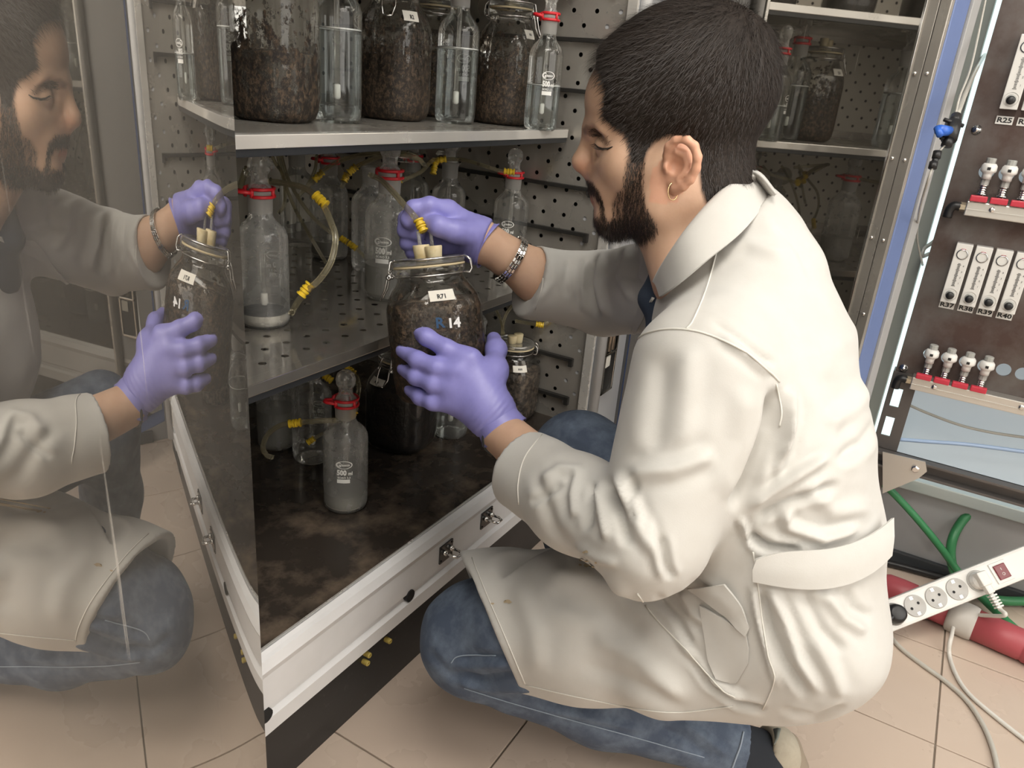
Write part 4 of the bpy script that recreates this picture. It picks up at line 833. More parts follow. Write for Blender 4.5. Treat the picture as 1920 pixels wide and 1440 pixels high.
# ================================================================== implicit surfaces: smooth unions of tapered capsules and ellipsoids, meshed by surface nets
class Field:
    def __init__(s): s.p = []
    def cap(s, a, b, r1, r2=None, k=.012, op='+', sq=None):
        """tapered capsule; sq=(axis, factor): stretched along axis by factor"""
        a = np.array(a, float); b = np.array(b, float); r2 = r1 if r2 is None else r2
        f = sq[1] if sq else 1.0
        s.p.append(('c', (a, b, r1, r2, (np.array(sq[0], float), f) if sq else None), k, op, (a+b)/2, (np.linalg.norm(b-a)/2+max(r1, r2))*max(1, f)+k)); return s
    def ell(s, c, ax, r, k=.012, op='+'):
        """ax: 3x3 rows of axes"""
        c = np.array(c, float); s.p.append(('e', (c, np.array(ax, float), np.array(r, float)), k, op, c, max(r)+k)); return s
    def sph(s, c, r, k=.012, op='+'): return s.cap(c, np.array(c)+1e-6, r, r, k, op)
    def half(s, c, n, op='-', R=1.0, k=.002):
        """cuts away the side n points to, inside a ball of radius R about c"""
        n = np.array(n, float); n /= np.linalg.norm(n); s.p.append(('h', (np.array(c, float), n, R), k, op, np.array(c, float), R)); return s
    @staticmethod
    def d(t, q, X):
        if t == 'c':
            a, b, r1, r2, sq = q
            if sq is not None:
                L, f = sq; m = (a+b)/2; X = X - np.outer((X-m) @ L, L)*(1-1/f); a = a - L*((a-m) @ L)*(1-1/f); b = b - L*((b-m) @ L)*(1-1/f)
            ab = b-a; h = np.clip(((X-a) @ ab)/max(ab @ ab, 1e-12), 0, 1)
            v = X-a-h[:, None]*ab; return np.sqrt((v*v).sum(1)) - (r1+(r2-r1)*h)
        if t == 'e':
            c, ax, r = q; Y = (X-c) @ ax.T; k0 = np.sqrt(((Y/r)**2).sum(1)); k1 = np.sqrt(((Y/r**2)**2).sum(1)); return k0*(k0-1)/np.maximum(k1, 1e-9)
        c, n, R = q; v = X-c; return np.maximum(-(v @ n), np.sqrt((v*v).sum(1))-R)
    def ev(s, X, sub=None, grow=0.0):
        D = np.full(len(X), 1.0)
        for (t, q, k, op, c, R) in (s.p if sub is None else sub):
            d = s.d(t, q, X)
            if op == '+':
                d = d - grow; h = np.maximum(k-np.abs(D-d), 0)/k; D = np.minimum(D, d) - h*h*k*.25
            else:
                d = -d; h = np.maximum(k-np.abs(D-d), 0)/k; D = np.maximum(D, d) + h*h*k*.25
        return D
    def mesh(s, name, h, grow=0.0, n=16):
        lo = np.min([c-R for (_, _, _, op, c, R) in s.p if op == '+'], 0)-3*h; hi = np.max([c+R for (_, _, _, op, c, R) in s.p if op == '+'], 0)+3*h
        nb = np.ceil((hi-lo)/(h*n)).astype(int); hd = h*n*math.sqrt(3)/2
        N = (nb*n+2).astype(np.int64); keys = []; verts = []; quads = []
        g = np.stack(np.meshgrid(*[np.arange(n+1)]*3, indexing='ij'), -1).reshape(-1, 3)
        corners = [(i, j, k) for i in (0, 1) for j in (0, 1) for k in (0, 1)]
        edges = [(a, b) for a in range(8) for b in range(a+1, 8) if sum(abs(corners[a][i]-corners[b][i]) for i in range(3)) == 1]
        def key(I): return (I[..., 0]*N[1]+I[..., 1])*N[2]+I[..., 2]
        for bi in range(nb[0]):
            for bj in range(nb[1]):
                for bk in range(nb[2]):
                    o = np.array([bi, bj, bk])*n; bc = lo+(o+n/2)*h
                    sub = [q for q in s.p if np.linalg.norm(q[4]-bc) < q[5]+hd+.02]
                    if not any(q[3] == '+' for q in sub): continue
                    if abs(s.ev(bc[None], sub, grow)[0]) > hd*1.6+.02: continue
                    V = s.ev(lo+(g+o)*h, sub, grow).reshape((n+1,)*3); neg = V < 0
                    if neg.all() or not neg.any(): continue
                    cs = np.stack([neg[i:n+i, j:n+j, k:n+k] for i, j, k in corners], -1)
                    act = np.argwhere(cs.any(-1) & ~cs.all(-1))
                    if len(act):
                        cv = np.stack([V[act[:, 0]+i, act[:, 1]+j, act[:, 2]+k] for i, j, k in corners], -1)
                        acc = np.zeros((len(act), 3)); cnt = np.zeros(len(act))
                        for a, b in edges:
                            va, vb = cv[:, a], cv[:, b]; m = (va < 0) != (vb < 0); t = np.where(m, va/np.where(va-vb == 0, 1, va-vb), 0)
                            pt = np.array(corners[a])+t[:, None]*(np.array(corners[b])-np.array(corners[a])); acc += pt*m[:, None]; cnt += m
                        verts.append(lo+(act+o+acc/cnt[:, None])*h); keys.append(key(act+o))
                    for ax in range(3):
                        sl = [slice(0, n)]*3; s2 = list(sl); s2[ax] = slice(1, n+1)
                        A = neg[tuple(sl)]; B = neg[tuple(s2)]; e = np.argwhere(A != B)
                        if not len(e): continue
                        u, w = [(1, 2), (2, 0), (0, 1)][ax]; I = e+o; U = np.zeros(3, int); U[u] = 1; Wv = np.zeros(3, int); Wv[w] = 1
                        qd = np.stack([key(I-U-Wv), key(I-Wv), key(I), key(I-U)], -1); fl = ~A[e[:, 0], e[:, 1], e[:, 2]]
                        qd[fl] = qd[fl][:, ::-1]; quads.append(qd)
        keys = np.concatenate(keys); verts = np.concatenate(verts); quads = np.concatenate(quads)
        od = np.argsort(keys); keys = keys[od]; verts = verts[od]
        ix = np.searchsorted(keys, quads); ix = np.minimum(ix, len(keys)-1); ok = (keys[ix] == quads).all(1); ix = ix[ok]
        me = bpy.data.meshes.new(name); me.vertices.add(len(verts)); me.vertices.foreach_set('co', verts.ravel())
        me.loops.add(ix.size); me.loops.foreach_set('vertex_index', ix.ravel()); me.polygons.add(len(ix))
        me.polygons.foreach_set('loop_start', np.arange(0, ix.size, 4)); me.polygons.foreach_set('loop_total', np.full(len(ix), 4)); me.update(calc_edges=True); me.validate()
        bm = bmesh.new(); bm.from_mesh(me); be = [e for e in bm.edges if len(e.link_faces) == 1]
        if be: bmesh.ops.holes_fill(bm, edges=be, sides=4); bmesh.ops.recalc_face_normals(bm, faces=bm.faces[:]); bm.to_mesh(me)
        bm.free(); return me
def get_co(me): a = np.empty(len(me.vertices)*3); me.vertices.foreach_get('co', a); return a.reshape(-1, 3)
def set_co(me, a): me.vertices.foreach_set('co', np.ascontiguousarray(a).ravel()); me.update()
def get_no(me): a = np.empty(len(me.vertices)*3); me.vertices.foreach_get('normal', a); return a.reshape(-1, 3)
def relax(me, it=1, lam=.5):
    e = np.empty(len(me.edges)*2, int); me.edges.foreach_get('vertices', e); e = e.reshape(-1, 2); co = get_co(me)
    for _ in range(it):
        s_ = np.zeros_like(co); c = np.zeros(len(co)); np.add.at(s_, e[:, 0], co[e[:, 1]]); np.add.at(s_, e[:, 1], co[e[:, 0]]); np.add.at(c, e[:, 0], 1); np.add.at(c, e[:, 1], 1)
        co = co*(1-lam)+lam*s_/np.maximum(c, 1)[:, None]
    set_co(me, co)
def R_(rpx, D): return rpx*D/FPX
def PC(F, a, b, k=.02, op='+', sq=None):
    """capsule between pixel points (px,py,D,rpx)"""
    return F.cap(P(*a[:3]), P(*b[:3]), R_(a[3], a[2]), R_(b[3], b[2]), k, op, sq)
def seg_dist(px, py, line):
    """distance in pixels from points to a polyline, and the running parameter 0..1"""
    best = np.full(px.shape, 1e9); par = np.zeros(px.shape); n = len(line)-1
    for i in range(n):
        (x0, y0), (x1, y1) = line[i][:2], line[i+1][:2]; dx, dy = x1-x0, y1-y0; t = np.clip(((px-x0)*dx+(py-y0)*dy)/(dx*dx+dy*dy+1e-9), 0, 1)
        d = np.hypot(px-x0-t*dx, py-y0-t*dy); m = d < best; best = np.where(m, d, best); par = np.where(m, (i+t)/n, par)
    return best, par
def in_poly(px, py, poly):
    r = np.zeros(px.shape, bool); n = len(poly)
    for i in range(n):
        (x0, y0), (x1, y1) = poly[i], poly[(i+1) % n]
        c = ((y0 > py) != (y1 > py)) & (px < (x1-x0)*(py-y0)/((y1-y0) if y1 != y0 else 1e-9)+x0); r ^= c
    return r
def poly_sd(px, py, poly):
    d, _ = seg_dist(px, py, list(poly)+[poly[0]]); return np.where(in_poly(px, py, poly), d, -d)
from mathutils.bvhtree import BVHTree
def bvh_of(me): return BVHTree.FromPolygons([v.co for v in me.vertices], [tuple(p.vertices) for p in me.polygons])
def hit(bv, px, py):
    r = Vector(ray(px, py)).normalized(); h = bv.ray_cast(Vector(CAMP), r); return h   # (point, normal, index, distance)
def vnoise(X, f, seed=0):
    """smooth value noise"""
    Y = X*f+seed*13.7; i = np.floor(Y).astype(np.int64); t = Y-i; t = t*t*(3-2*t)
    def hsh(a): n = (a[:, 0]*73856093) ^ (a[:, 1]*19349663) ^ (a[:, 2]*83492791); n = (n ^ (n >> 13))*1274126177; return ((n ^ (n >> 16)) & 0xffff)/65535.0
    r = 0
    for dx in (0, 1):
        for dy_ in (0, 1):
            for dz in (0, 1):
                w = (t[:, 0] if dx else 1-t[:, 0])*(t[:, 1] if dy_ else 1-t[:, 1])*(t[:, 2] if dz else 1-t[:, 2]); r = r+w*hsh(i+np.array([dx, dy_, dz]))
    return r-.5
# ================================================================== the man
man = empty('person', (.95, .12, 0)); tag(man, 'dark haired bearded man in a white lab coat crouching and holding a jar', 'person')
minv = Matrix.Translation((-.95, -.12, 0))
def mp(me, name, m, parent=None, smooth=True):
    o = link(name, me, m, parent or man, smooth); o.matrix_parent_inverse = minv
    if parent is not None: o.matrix_parent_inverse = parent.matrix_world.inverted() if False else Matrix.Identity(4)
    return o
# ---- head frame
HC = P(1270, 235, .93)                                  # middle of the head
vw = ray(1270, 235); vw = vw/np.linalg.norm(vw)
ui = RC @ np.array([0.03, -1.0, 0.0]); Uh = ui-vw*(ui @ vw); Uh /= np.linalg.norm(Uh)
def rot_about(v, ax, deg):
    t = math.radians(deg); ax = ax/np.linalg.norm(ax); return v*math.cos(t)+np.cross(ax, v)*math.sin(t)+ax*(ax @ v)*(1-math.cos(t))
Lh = rot_about(-vw, Uh, -7.0); Fh = np.cross(Lh, Uh); Fh /= np.linalg.norm(Fh)
if Fh @ (RC @ np.array([-1.0, 0, 0])) < 0: Fh = -Fh
HA = np.stack([Fh, Uh, Lh])
def H(px, py, lat=0.0):
    """point seen at pixel px,py lying lat metres to his left of the face's middle plane"""
    r = ray(px, py); t = (lat+(HC-CAMP) @ Lh)/(r @ Lh); return CAMP+r*t
def HM(px, py, lat):
    """same place mirrored to his right side"""
    q = H(px, py, lat); return q-2*((q-HC) @ Lh)*Lh
S_ = .93/FPX
skin = Field()
skin.ell(H(1288, 166), HA, (158*S_, 134*S_, .080), .02)                     # cranium
skin.ell(H(1185, 190), HA, (88*S_, 84*S_, .064), .03)                       # forehead
skin.ell(H(1180, 300), HA, (72*S_, 92*S_, .052), .03)                       # midface
for g in (H, HM):
    skin.cap(g(1236, 385, .052), H(1146, 412, 0)+(g(1146, 412, .016)-H(1146, 412, 0)), .022, .019, .03)      # jaw
    skin.cap(g(1250, 330, .056), g(1236, 385, .052), .026, .024, .03)
    skin.sph(g(1172, 308, .040), .023, .03)                                 # cheekbone
    skin.cap(g(1108, 240, .010), g(1128, 246, .042), .0105, .009, .014)     # brow ridge
    skin.sph(g(1120, 268, .036), .0165, .012, '-')                          # eye socket
    skin.sph(g(1137, 272, .033), .0150, .007)                               # lid over the eyeball
    skin.cap(g(1114, 318, .010), g(1106, 322, .006), .0098, .007, .007)     # nostril wing
skin.cap(H(1107, 254), H(1091, 300), .0085, .0115, .012)                    # nose bridge
skin.sph(H(1091, 305), .0118, .008)
skin.cap(H(1104, 322), H(1110, 326), .0075, .008, .008)
skin.ell(H(1140, 350), HA, (32*S_, 36*S_, .034), .02)                       # muzzle
skin.cap(H(1115, 357), (H(1126, 361, .017)), .0062, .004, .006); skin.cap(H(1115, 357), (HM(1126, 361, .017)), .0062, .004, .006)
skin.cap(H(1121, 374), (H(1130, 374, .015)), .0075, .004, .006); skin.cap(H(1121, 374), (HM(1130, 374, .015)), .0075, .004, .006)
skin.ell(H(1146, 410), HA, (24*S_, 22*S_, .024), .018)                      # chin
skin.cap(H(1290, 345), P(1352, 470, .952), .064, .066, .03); skin.cap(H(1342, 290), P(1360, 420, .955), .034, .036, .03)                  # neck
skin.cap(H(1240, 405), P(1290, 520, .93), .034, .045, .03)
# ear: bowl, rim, fold, lobe, tragus
def ear(g):
    el = .085
    ctr = g(1272, 306, el-.004)
    skin.ell(ctr, HA if g is H else HA, (27*S_, 44*S_, .009), .006)
    ring = [(1250, 292), (1254, 275), (1268, 263), (1287, 262), (1302, 274), (1308, 294), (1305, 316), (1295, 336), (1281, 350), (1268, 356)]
    lat = [el+.000, el+.005, el+.010, el+.014, el+.016, el+.016, el+.013, el+.010, el+.006, el+.001]
    for i in range(len(ring)-1): skin.cap(g(*ring[i], lat[i]), g(*ring[i+1], lat[i+1]), .0052, .0052, .003)
    anti = [(1268, 284), (1284, 290), (1290, 306), (1284, 324), (1272, 336)]
    for i in range(len(anti)-1): skin.cap(g(*anti[i], el+.006), g(*anti[i+1], el+.005), .004, .004, .003)
    skin.ell(g(1268, 350, el-.001), HA, (13*S_, 15*S_, .0065), .004)
    skin.sph(g(1252, 314, el+.002), .0062, .004)
    skin.sph(g(1264, 311, el+.006), .0078, .004, '-')
    skin.ell(g(1276, 275, el+.012), HA, (9*S_, 5*S_, .005), .003, '-')
ear(H); ear(HM)
# ---- torso and legs of the body underneath, arms and hands
Lt = np.array([-.90, -.43, 0.0]); Lt /= np.linalg.norm(Lt)                   # his left
PC(skin, (1390, 520, .97, 110), (1430, 900, .98, 150), .03, sq=(Lt, 1.3)); PC(skin, (1430, 900, .98, 150), (1460, 1150, .99, 140), .03, sq=(Lt, 1.2))
PC(skin, (1345, 640, .87, 70), (1210, 1030, .85, 58)); PC(skin, (1210, 1030, .85, 58), (1075, 930, .95, 56)); PC(skin, (1075, 930, .95, 56), (942, 812, 1.075, 42))
PC(skin, (1290, 520, 1.08, 58), (1125, 560, 1.29, 48)); PC(skin, (1125, 560, 1.29, 50), (1010, 520, 1.235, 46)); PC(skin, (1010, 520, 1.235, 46), (905, 452, 1.20, 35))
PC(skin, (1450, 1160, .93, 95), (893, 1190, 1.16, 75)); PC(skin, (900, 1200, 1.16, 72), (1370, 1396, 1.18, 36))
PC(skin, (1420, 1110, 1.08, 90), (1090, 860, 1.22, 66)); PC(skin, (1085, 865, 1.22, 62), (1120, 1140, 1.40, 40))
# ---- hands
LH = Field(); LR = Field()
def finger(F, pts, k=.006):
    for a, b in zip(pts[:-1], pts[1:]): F.cap(P(*a[:3]), P(*b[:3]), R_(a[3], a[2]), R_(b[3], b[2]), k)
# left hand, spread over the front of the jar
lh_f = [[(882, 672, 1.078, 18), (838, 655, 1.083, 17.5), (800, 632, 1.092, 16), (773, 614, 1.110, 13.5)],
        [(862, 694, 1.076, 18), (818, 689, 1.078, 17.5), (782, 674, 1.090, 16), (755, 657, 1.112, 13.5)],
        [(850, 722, 1.080, 17.5), (812, 719, 1.082, 17), (780, 706, 1.096, 15.5), (757, 692, 1.118, 13)],
        [(846, 752, 1.088, 16.5), (812, 754, 1.090, 15.5), (788, 745, 1.102, 14), (769, 731, 1.118, 12)]]
for f in lh_f: finger(LH, f, .007)
finger(LH, [(905, 735, 1.09, 22), (926, 690, 1.105, 21), (930, 655, 1.135, 18), (926, 636, 1.165, 14)], .012)          # thumb along the jar's right side
PC(LH, (925, 765, 1.082, 34), (878, 682, 1.082, 22), .02); PC(LH, (918, 770, 1.082, 34), (858, 704, 1.082, 22), .02); PC(LH, (912, 776, 1.084, 32), (850, 730, 1.085, 21), .02); PC(LH, (908, 780, 1.086, 28), (848, 752, 1.090, 18), .02)
PC(LH, (925, 700, 1.095, 24), (900, 720, 1.085, 28), .02)
PC(LH, (915, 760, 1.08, 36), (942, 806, 1.073, 38), .02)
# right hand, pinching the hose coupling
rh_f = [[(838, 394, 1.165, 18), (806, 386, 1.150, 17), (776, 391, 1.148, 16), (766, 412, 1.155, 15), (778, 424, 1.166, 12)],   # index, bent to the coupling
        [(826, 414, 1.185, 17), (790, 404, 1.178, 17), (763, 411, 1.18, 16), (760, 432, 1.178, 15), (785, 440, 1.172, 13)],
        [(828, 440, 1.198, 16), (792, 428, 1.195, 16), (766, 436, 1.195, 15.5), (764, 456, 1.190, 14), (788, 460, 1.185, 12)],
        [(832, 462, 1.205, 15), (800, 452, 1.203, 15), (775, 460, 1.202, 14), (774, 474, 1.198, 13), (792, 478, 1.195, 11)]]
for f in rh_f: finger(LR, f, .005)
finger(LR, [(882, 440, 1.165, 24), (852, 434, 1.148, 20), (822, 424, 1.140, 17.5), (802, 418, 1.150, 14)], .010)   # thumb
PC(LR, (900, 440, 1.19, 32), (842, 402, 1.178, 22), .018); PC(LR, (900, 452, 1.195, 34), (836, 428, 1.195, 22), .018); PC(LR, (896, 462, 1.2, 32), (838, 456, 1.203, 20), .018)
PC(LR, (898, 450, 1.195, 35), (915, 458, 1.20, 36), .018)
# the hands of the body itself, a little slimmer than the gloves
for F in (LH, LR):
    for q in F.p:
        t, g, k, op, c, R = q; a, b, r1, r2, sq = g; skin.cap(a, b, r1-.0022, r2-.0022, k*.6)
for F, c, n in ((LH, (938, 800, 1.072), (944-926, 812-776)), (LR, (909, 455, 1.2), (46, 18))):
    a = P(*c); b = P(c[0]+n[0], c[1]+n[1], c[2]); F.half(a, b-a, R=.09)
K['skin'] = mat('skin', (.64, .42, .295), .48, noise=(28, 5, (.58, .365, .25), .4, .7), attr='tint', sss=.12, bump=(420, .15, .0006))
K['glove'] = mat('violet nitrile glove', (.285, .275, .65), .42, noise=(35, 4, (.255, .245, .60), .4, .7), bump=(260, .12, .0008))
me = skin.mesh('body', .0028); relax(me, 1, .35); body = mp(me, 'body', K['skin'])
co = get_co(me); rel = co-HC; fx, uy, lx = rel @ Fh, rel @ Uh, rel @ Lh
hx = 1270-fx/S_; hy = 235-uy/S_; al = np.abs(lx)         # head-local pixels in the face's middle plane
ishead = (uy > -.19) & (np.linalg.norm(rel, axis=1) < .26)
tint = np.ones((len(co), 4))
def blend(m, col):
    tint[:, :3] = tint[:, :3]*(1-m[:, None])+np.array(col)*m[:, None]
def ss(x, a, b): t = np.clip((x-a)/(b-a), 0, 1); return t*t*(3-2*t)
HAIR = [(1096, 132), (1104, 124), (1135, 142), (1150, 175), (1142, 215), (1165, 236), (1188, 252), (1196, 280), (1199, 300), (1226, 300), (1232, 278), (1246, 262), (1270, 252), (1298, 262), (1318, 300), (1326, 345), (1336, 372), (1420, 360), (1470, 200), (1430, 0), (1270, -30), (1120, 40), (1085, 100)]
BEARD = [(1197, 290), (1226, 292), (1224, 330), (1232, 370), (1250, 402), (1248, 425), (1215, 445), (1160, 452), (1110, 440), (1112, 402), (1128, 398), (1148, 408), (1166, 398), (1160, 372), (1172, 350), (1188, 345), (1192, 320)]
MOUST = [(1090, 330), (1120, 333), (1136, 352), (1142, 385), (1150, 408), (1136, 402), (1133, 372), (1120, 355), (1092, 352)]
SOUL = [(1108, 384), (1128, 384), (1130, 402), (1106, 404)]
sdH, sdB, sdM = poly_sd(hx, hy, HAIR), poly_sd(hx, hy, BEARD), poly_sd(hx, hy, MOUST)
earz = ((al > .078) & (hx > 1240) & (hx < 1318) & (hy > 252) & (hy < 366)) | ((al > .0765) & (hx > 1255) & (hx < 1335) & (hy > 258) & (hy < 350))
sdH = np.where(earz, -20, sdH)
blend(ishead*ss(sdB, -8, 5)*.72, (.30, .27, .26)); blend(ishead*ss(sdM, -5, 4)*.7, (.30, .27, .26)); blend(ishead*ss(sdH, -3, 6), (.10, .08, .07))
lip = ishead*(np.exp(-((hx-1112)/14)**2-((hy-366)/10)**2))*(al < .022); blend(np.clip(lip*1.3, 0, 1)*.8, (.95, .55, .55))
nose = ishead*np.exp(-((hx-1092)/22)**2-((hy-308)/22)**2); blend(nose*.6, (1.05, .80, .76))
blend(ishead*earz*.6, (1.12, .84, .80))
BROW = [(1094, 235), (1105, 228), (1126, 234), (1152, 252), (1160, 264), (1150, 264), (1122, 249), (1098, 244)]
sdW = poly_sd(hx, hy, BROW); blend(ishead*ss(sdW, -4, 3)*.7, (.25, .2, .18))
ca = me.color_attributes.new('tint', 'FLOAT_COLOR', 'POINT'); ca.data.foreach_set('color', tint.ravel())
nor = get_no(me)
# ---- eye: dark slit, lashes
for g, nm in ((H, 1), (HM, -1)):
    mb = MB(); pts = [(1116, 270), (1122, 276), (1130, 279), (1140, 279), (1149, 275)]
    bvb = bvh_of(me) if nm == 1 and not 'bvb' in globals() else bvb
    c0 = Vector(g(1137, 272, .033))
    def lidpt(px, py, r=.0007, nm=nm):
        h_ = hit(bvb, px, py); q = np.array(h_[0]+h_[1]*r*(1 if h_[1].dot(Vector(ray(px, py))) < 0 else -1))
        return Vector(q if nm == 1 else q-2*((q-HC) @ Lh)*Lh)
    mb.tube([lidpt(*q) for q in pts], [.0005, .0010, .0011, .0010, .0004], 6); o = mp(mb.mesh('lash_line'), 'lash_line', mat('lash', (.015, .010, .008), .6))
    mb = MB()
    for k in range(12):
        t = k/11; i = min(int(t*4), 3); u = t*4-i; px = pts[i][0]*(1-u)+pts[i+1][0]*u; py = pts[i][1]*(1-u)+pts[i+1][1]*u
        a = lidpt(px, py); d = (Vector(Fh)*1.0-Vector(Uh)*.35+Vector(Lh)*(.35*nm)).normalized(); mb.tube([a, a+d*.0035, a+d*.0065+Vector(Uh)*.0010], [.0004, .0003, .0001], 4)
    mp(mb.mesh('eyelashes'), 'eyelashes', bpy.data.materials['lash'])['kind'] = 'stuff'
    mb = MB(); nn = 8
    lo_ = [(q[0], q[1]+3.2-abs(i-2)*1.1) for i, q in enumerate(pts)]
    mb.add([lidpt(*q, .0004) for q in pts]+[lidpt(*q, .0004) for q in lo_], [(i, i+1, 6+i, 5+i) for i in range(4)])
    mp(mb.mesh('eye'), 'eye', mat('dark eye', (.05, .03, .02), .08))
# ---- hair: scalp cap following the head, then strands
def region_cap(name, sd, thick, m, soft):
    """shell over the part of the body mesh where sd > 0"""
    keep = ishead & (sd > 3.0); idx = np.full(len(co), -1); ids = np.where(keep)[0]; idx[ids] = np.arange(len(ids))
    f = np.empty(len(me.polygons)*4, int); me.polygons.foreach_get('vertices', f); f = f.reshape(-1, 4); f = f[keep[f].all(1)]
    off = ss(sd[ids], 3, soft)*thick(ids)+.0003; v = co[ids]+nor[ids]*off[:, None]
    h_ = bpy.data.meshes.new(name); h_.from_pydata(v.tolist(), [], idx[f].tolist()); h_.update(); return mp(h_, name, m), f
K['hair'] = mat('dark brown hair', (.016, .012, .010), .6, noise=(260, 4, (.030, .023, .019), .4, .65), spec=.15)
K['strand'] = mat('hair strand', (.026, .020, .017), .55, spec=.4)
K['beard'] = mat('beard hair', (.024, .016, .012), .5)
cap_, hf = region_cap('hair', sdH, lambda i: .0045+.0075*ss(uy[i], .0, .09), K['hair'], 34)
def strands(name, faces, count, length, dirfn, m, wid, parent, seg=3, prob=None, lift=0.0):
    tri = co[faces]; n = len(faces); w = np.linalg.norm(np.cross(tri[:, 1]-tri[:, 0], tri[:, 3]-tri[:, 0]), axis=1)
    if prob is not None: w = w*prob[faces].mean(1)
    ch = np.random.choice(n, count, p=w/w.sum()); a, b = np.random.rand(2, count, 1)
    q = tri[ch]; p0 = (q[:, 0]*(1-a)+q[:, 1]*a)*(1-b)+(q[:, 3]*(1-a)+q[:, 2]*a)*b; nn = nor[faces[ch]].mean(1); nn /= np.linalg.norm(nn, axis=1)[:, None]
    off = lift(faces[ch][:, 0]) if callable(lift) else lift
    p0 = p0+nn*np.reshape(off, (-1, 1) if np.ndim(off) else (1,))
    d = dirfn(p0, nn); L = length(p0)*(.7+.6*np.random.rand(count)); side = np.cross(d, nn); side /= np.maximum(np.linalg.norm(side, axis=1), 1e-6)[:, None]
    V = []; cur = p0; st = L[:, None]/seg
    for k in range(seg+1):
        ww = wid*(1-k/(seg+.35)); V.append(cur-side*ww); V.append(cur+side*ww)
        dd = d+nn*(.28-.22*k)+np.random.randn(count, 3)*.06; dd /= np.linalg.norm(dd, axis=1)[:, None]; cur = cur+dd*st
    V = np.stack(V, 1).reshape(-1, 3); base = np.arange(count)[:, None]*(2*seg+2); F = np.concatenate([base+np.array([2*k, 2*k+1, 2*k+3, 2*k+2]) for k in range(seg)], 0)
    h_ = bpy.data.meshes.new(name); h_.vertices.add(len(V)); h_.vertices.foreach_set('co', V.ravel()); h_.loops.add(F.size); h_.loops.foreach_set('vertex_index', F.ravel()); h_.polygons.add(len(F)); h_.polygons.foreach_set('loop_start', np.arange(0, F.size, 4)); h_.polygons.foreach_set('loop_total', np.full(len(F), 4)); h_.update(calc_edges=True)
    o = mp(h_, name, m, parent, smooth=False); o['kind'] = 'stuff'; return o
CROWN = H(1365, 70)
def hairdir(p, n):
    d = p-CROWN; d = d+np.array(Fh)*.05*0; d = d-n*(d*n).sum(1)[:, None]; d /= np.maximum(np.linalg.norm(d, axis=1), 1e-6)[:, None]
    d = d+np.random.randn(*d.shape)*.2+n*.12; return d/np.linalg.norm(d, axis=1)[:, None]
fh = hf[(sdH[hf] > 1).all(1)]
strands('hair_strands', fh, 15000, lambda p: .011+.010*ss((p-HC) @ Uh, .02, .09), hairdir, K['strand'], .00032, cap_, lift=lambda i: ss(sdH[i], 0, 34)*(.0035+.0075*ss(uy[i], .0, .09)))
def bdir(p, n):
    d = -np.array(Uh)*1.0-np.array(Fh)*.15+n*.25; d = d-n*(d*n).sum(1)[:, None]*.75; d = d+np.random.randn(*d.shape)*.22 if d.ndim > 1 else d; return d/np.linalg.norm(d, axis=1)[:, None]
allf = np.empty(len(me.polygons)*4, int); me.polygons.foreach_get('vertices', allf); allf = allf.reshape(-1, 4)
fb = allf[ishead[allf].all(1) & ((sdB[allf] > -6).all(1)) & ~earz[allf].any(1)]
pb = ss(sdB, -6, 8)*np.where(hx < 1185, np.where(hy < 398, .45, 1.6), 1.0)
bd = strands('beard', fb, 8500, lambda p: np.full(len(p), .0075)+.004*ss(-((p-HC) @ Uh), .09, .13), bdir, K['beard'], .00030, None, prob=pb)
fm = allf[ishead[allf].all(1) & ((sdM[allf] > -3).all(1))]
strands('moustache', fm, 1600, lambda p: np.full(len(p), .0075), bdir, K['beard'], .00030, None, prob=ss(sdM, -3, 6))
fw = allf[ishead[allf].all(1) & ((sdW[allf] > -4).all(1))]
if len(fw): strands('eyebrows', fw, 1100, lambda p: np.full(len(p), .0055), lambda p, n: (lambda d: d/np.linalg.norm(d, axis=1)[:, None])(-np.array(Fh)*1.0+np.array(Uh)*.25+np.random.randn(*p.shape)*.15+n*.1), K['beard'], .0003, None)
fs_ = allf[ishead[allf].all(1) & (poly_sd(hx, hy, SOUL)[allf] > 0).all(1) & (al[allf] < .012).all(1)]
if len(fs_): strands('chin_tuft', fs_, 260, lambda p: np.full(len(p), .006), bdir, K['beard'], .0003, None)
# earring
c = Vector(H(1262, 358, .088)); mb = MB(); mt = basis(c, Fh*.75+Lh*.65, Uh)
mb.tube([mt @ Vector((.0068*math.cos(t), .0098*math.sin(t)-.0005, 0)) for t in np.linspace(0, 2*math.pi, 25)[:-1]], .00062, 6, closed=True); mp(mb.mesh('hoop_earring'), 'hoop_earring', mat('gold', (.75, .55, .30), .2, 1.0))
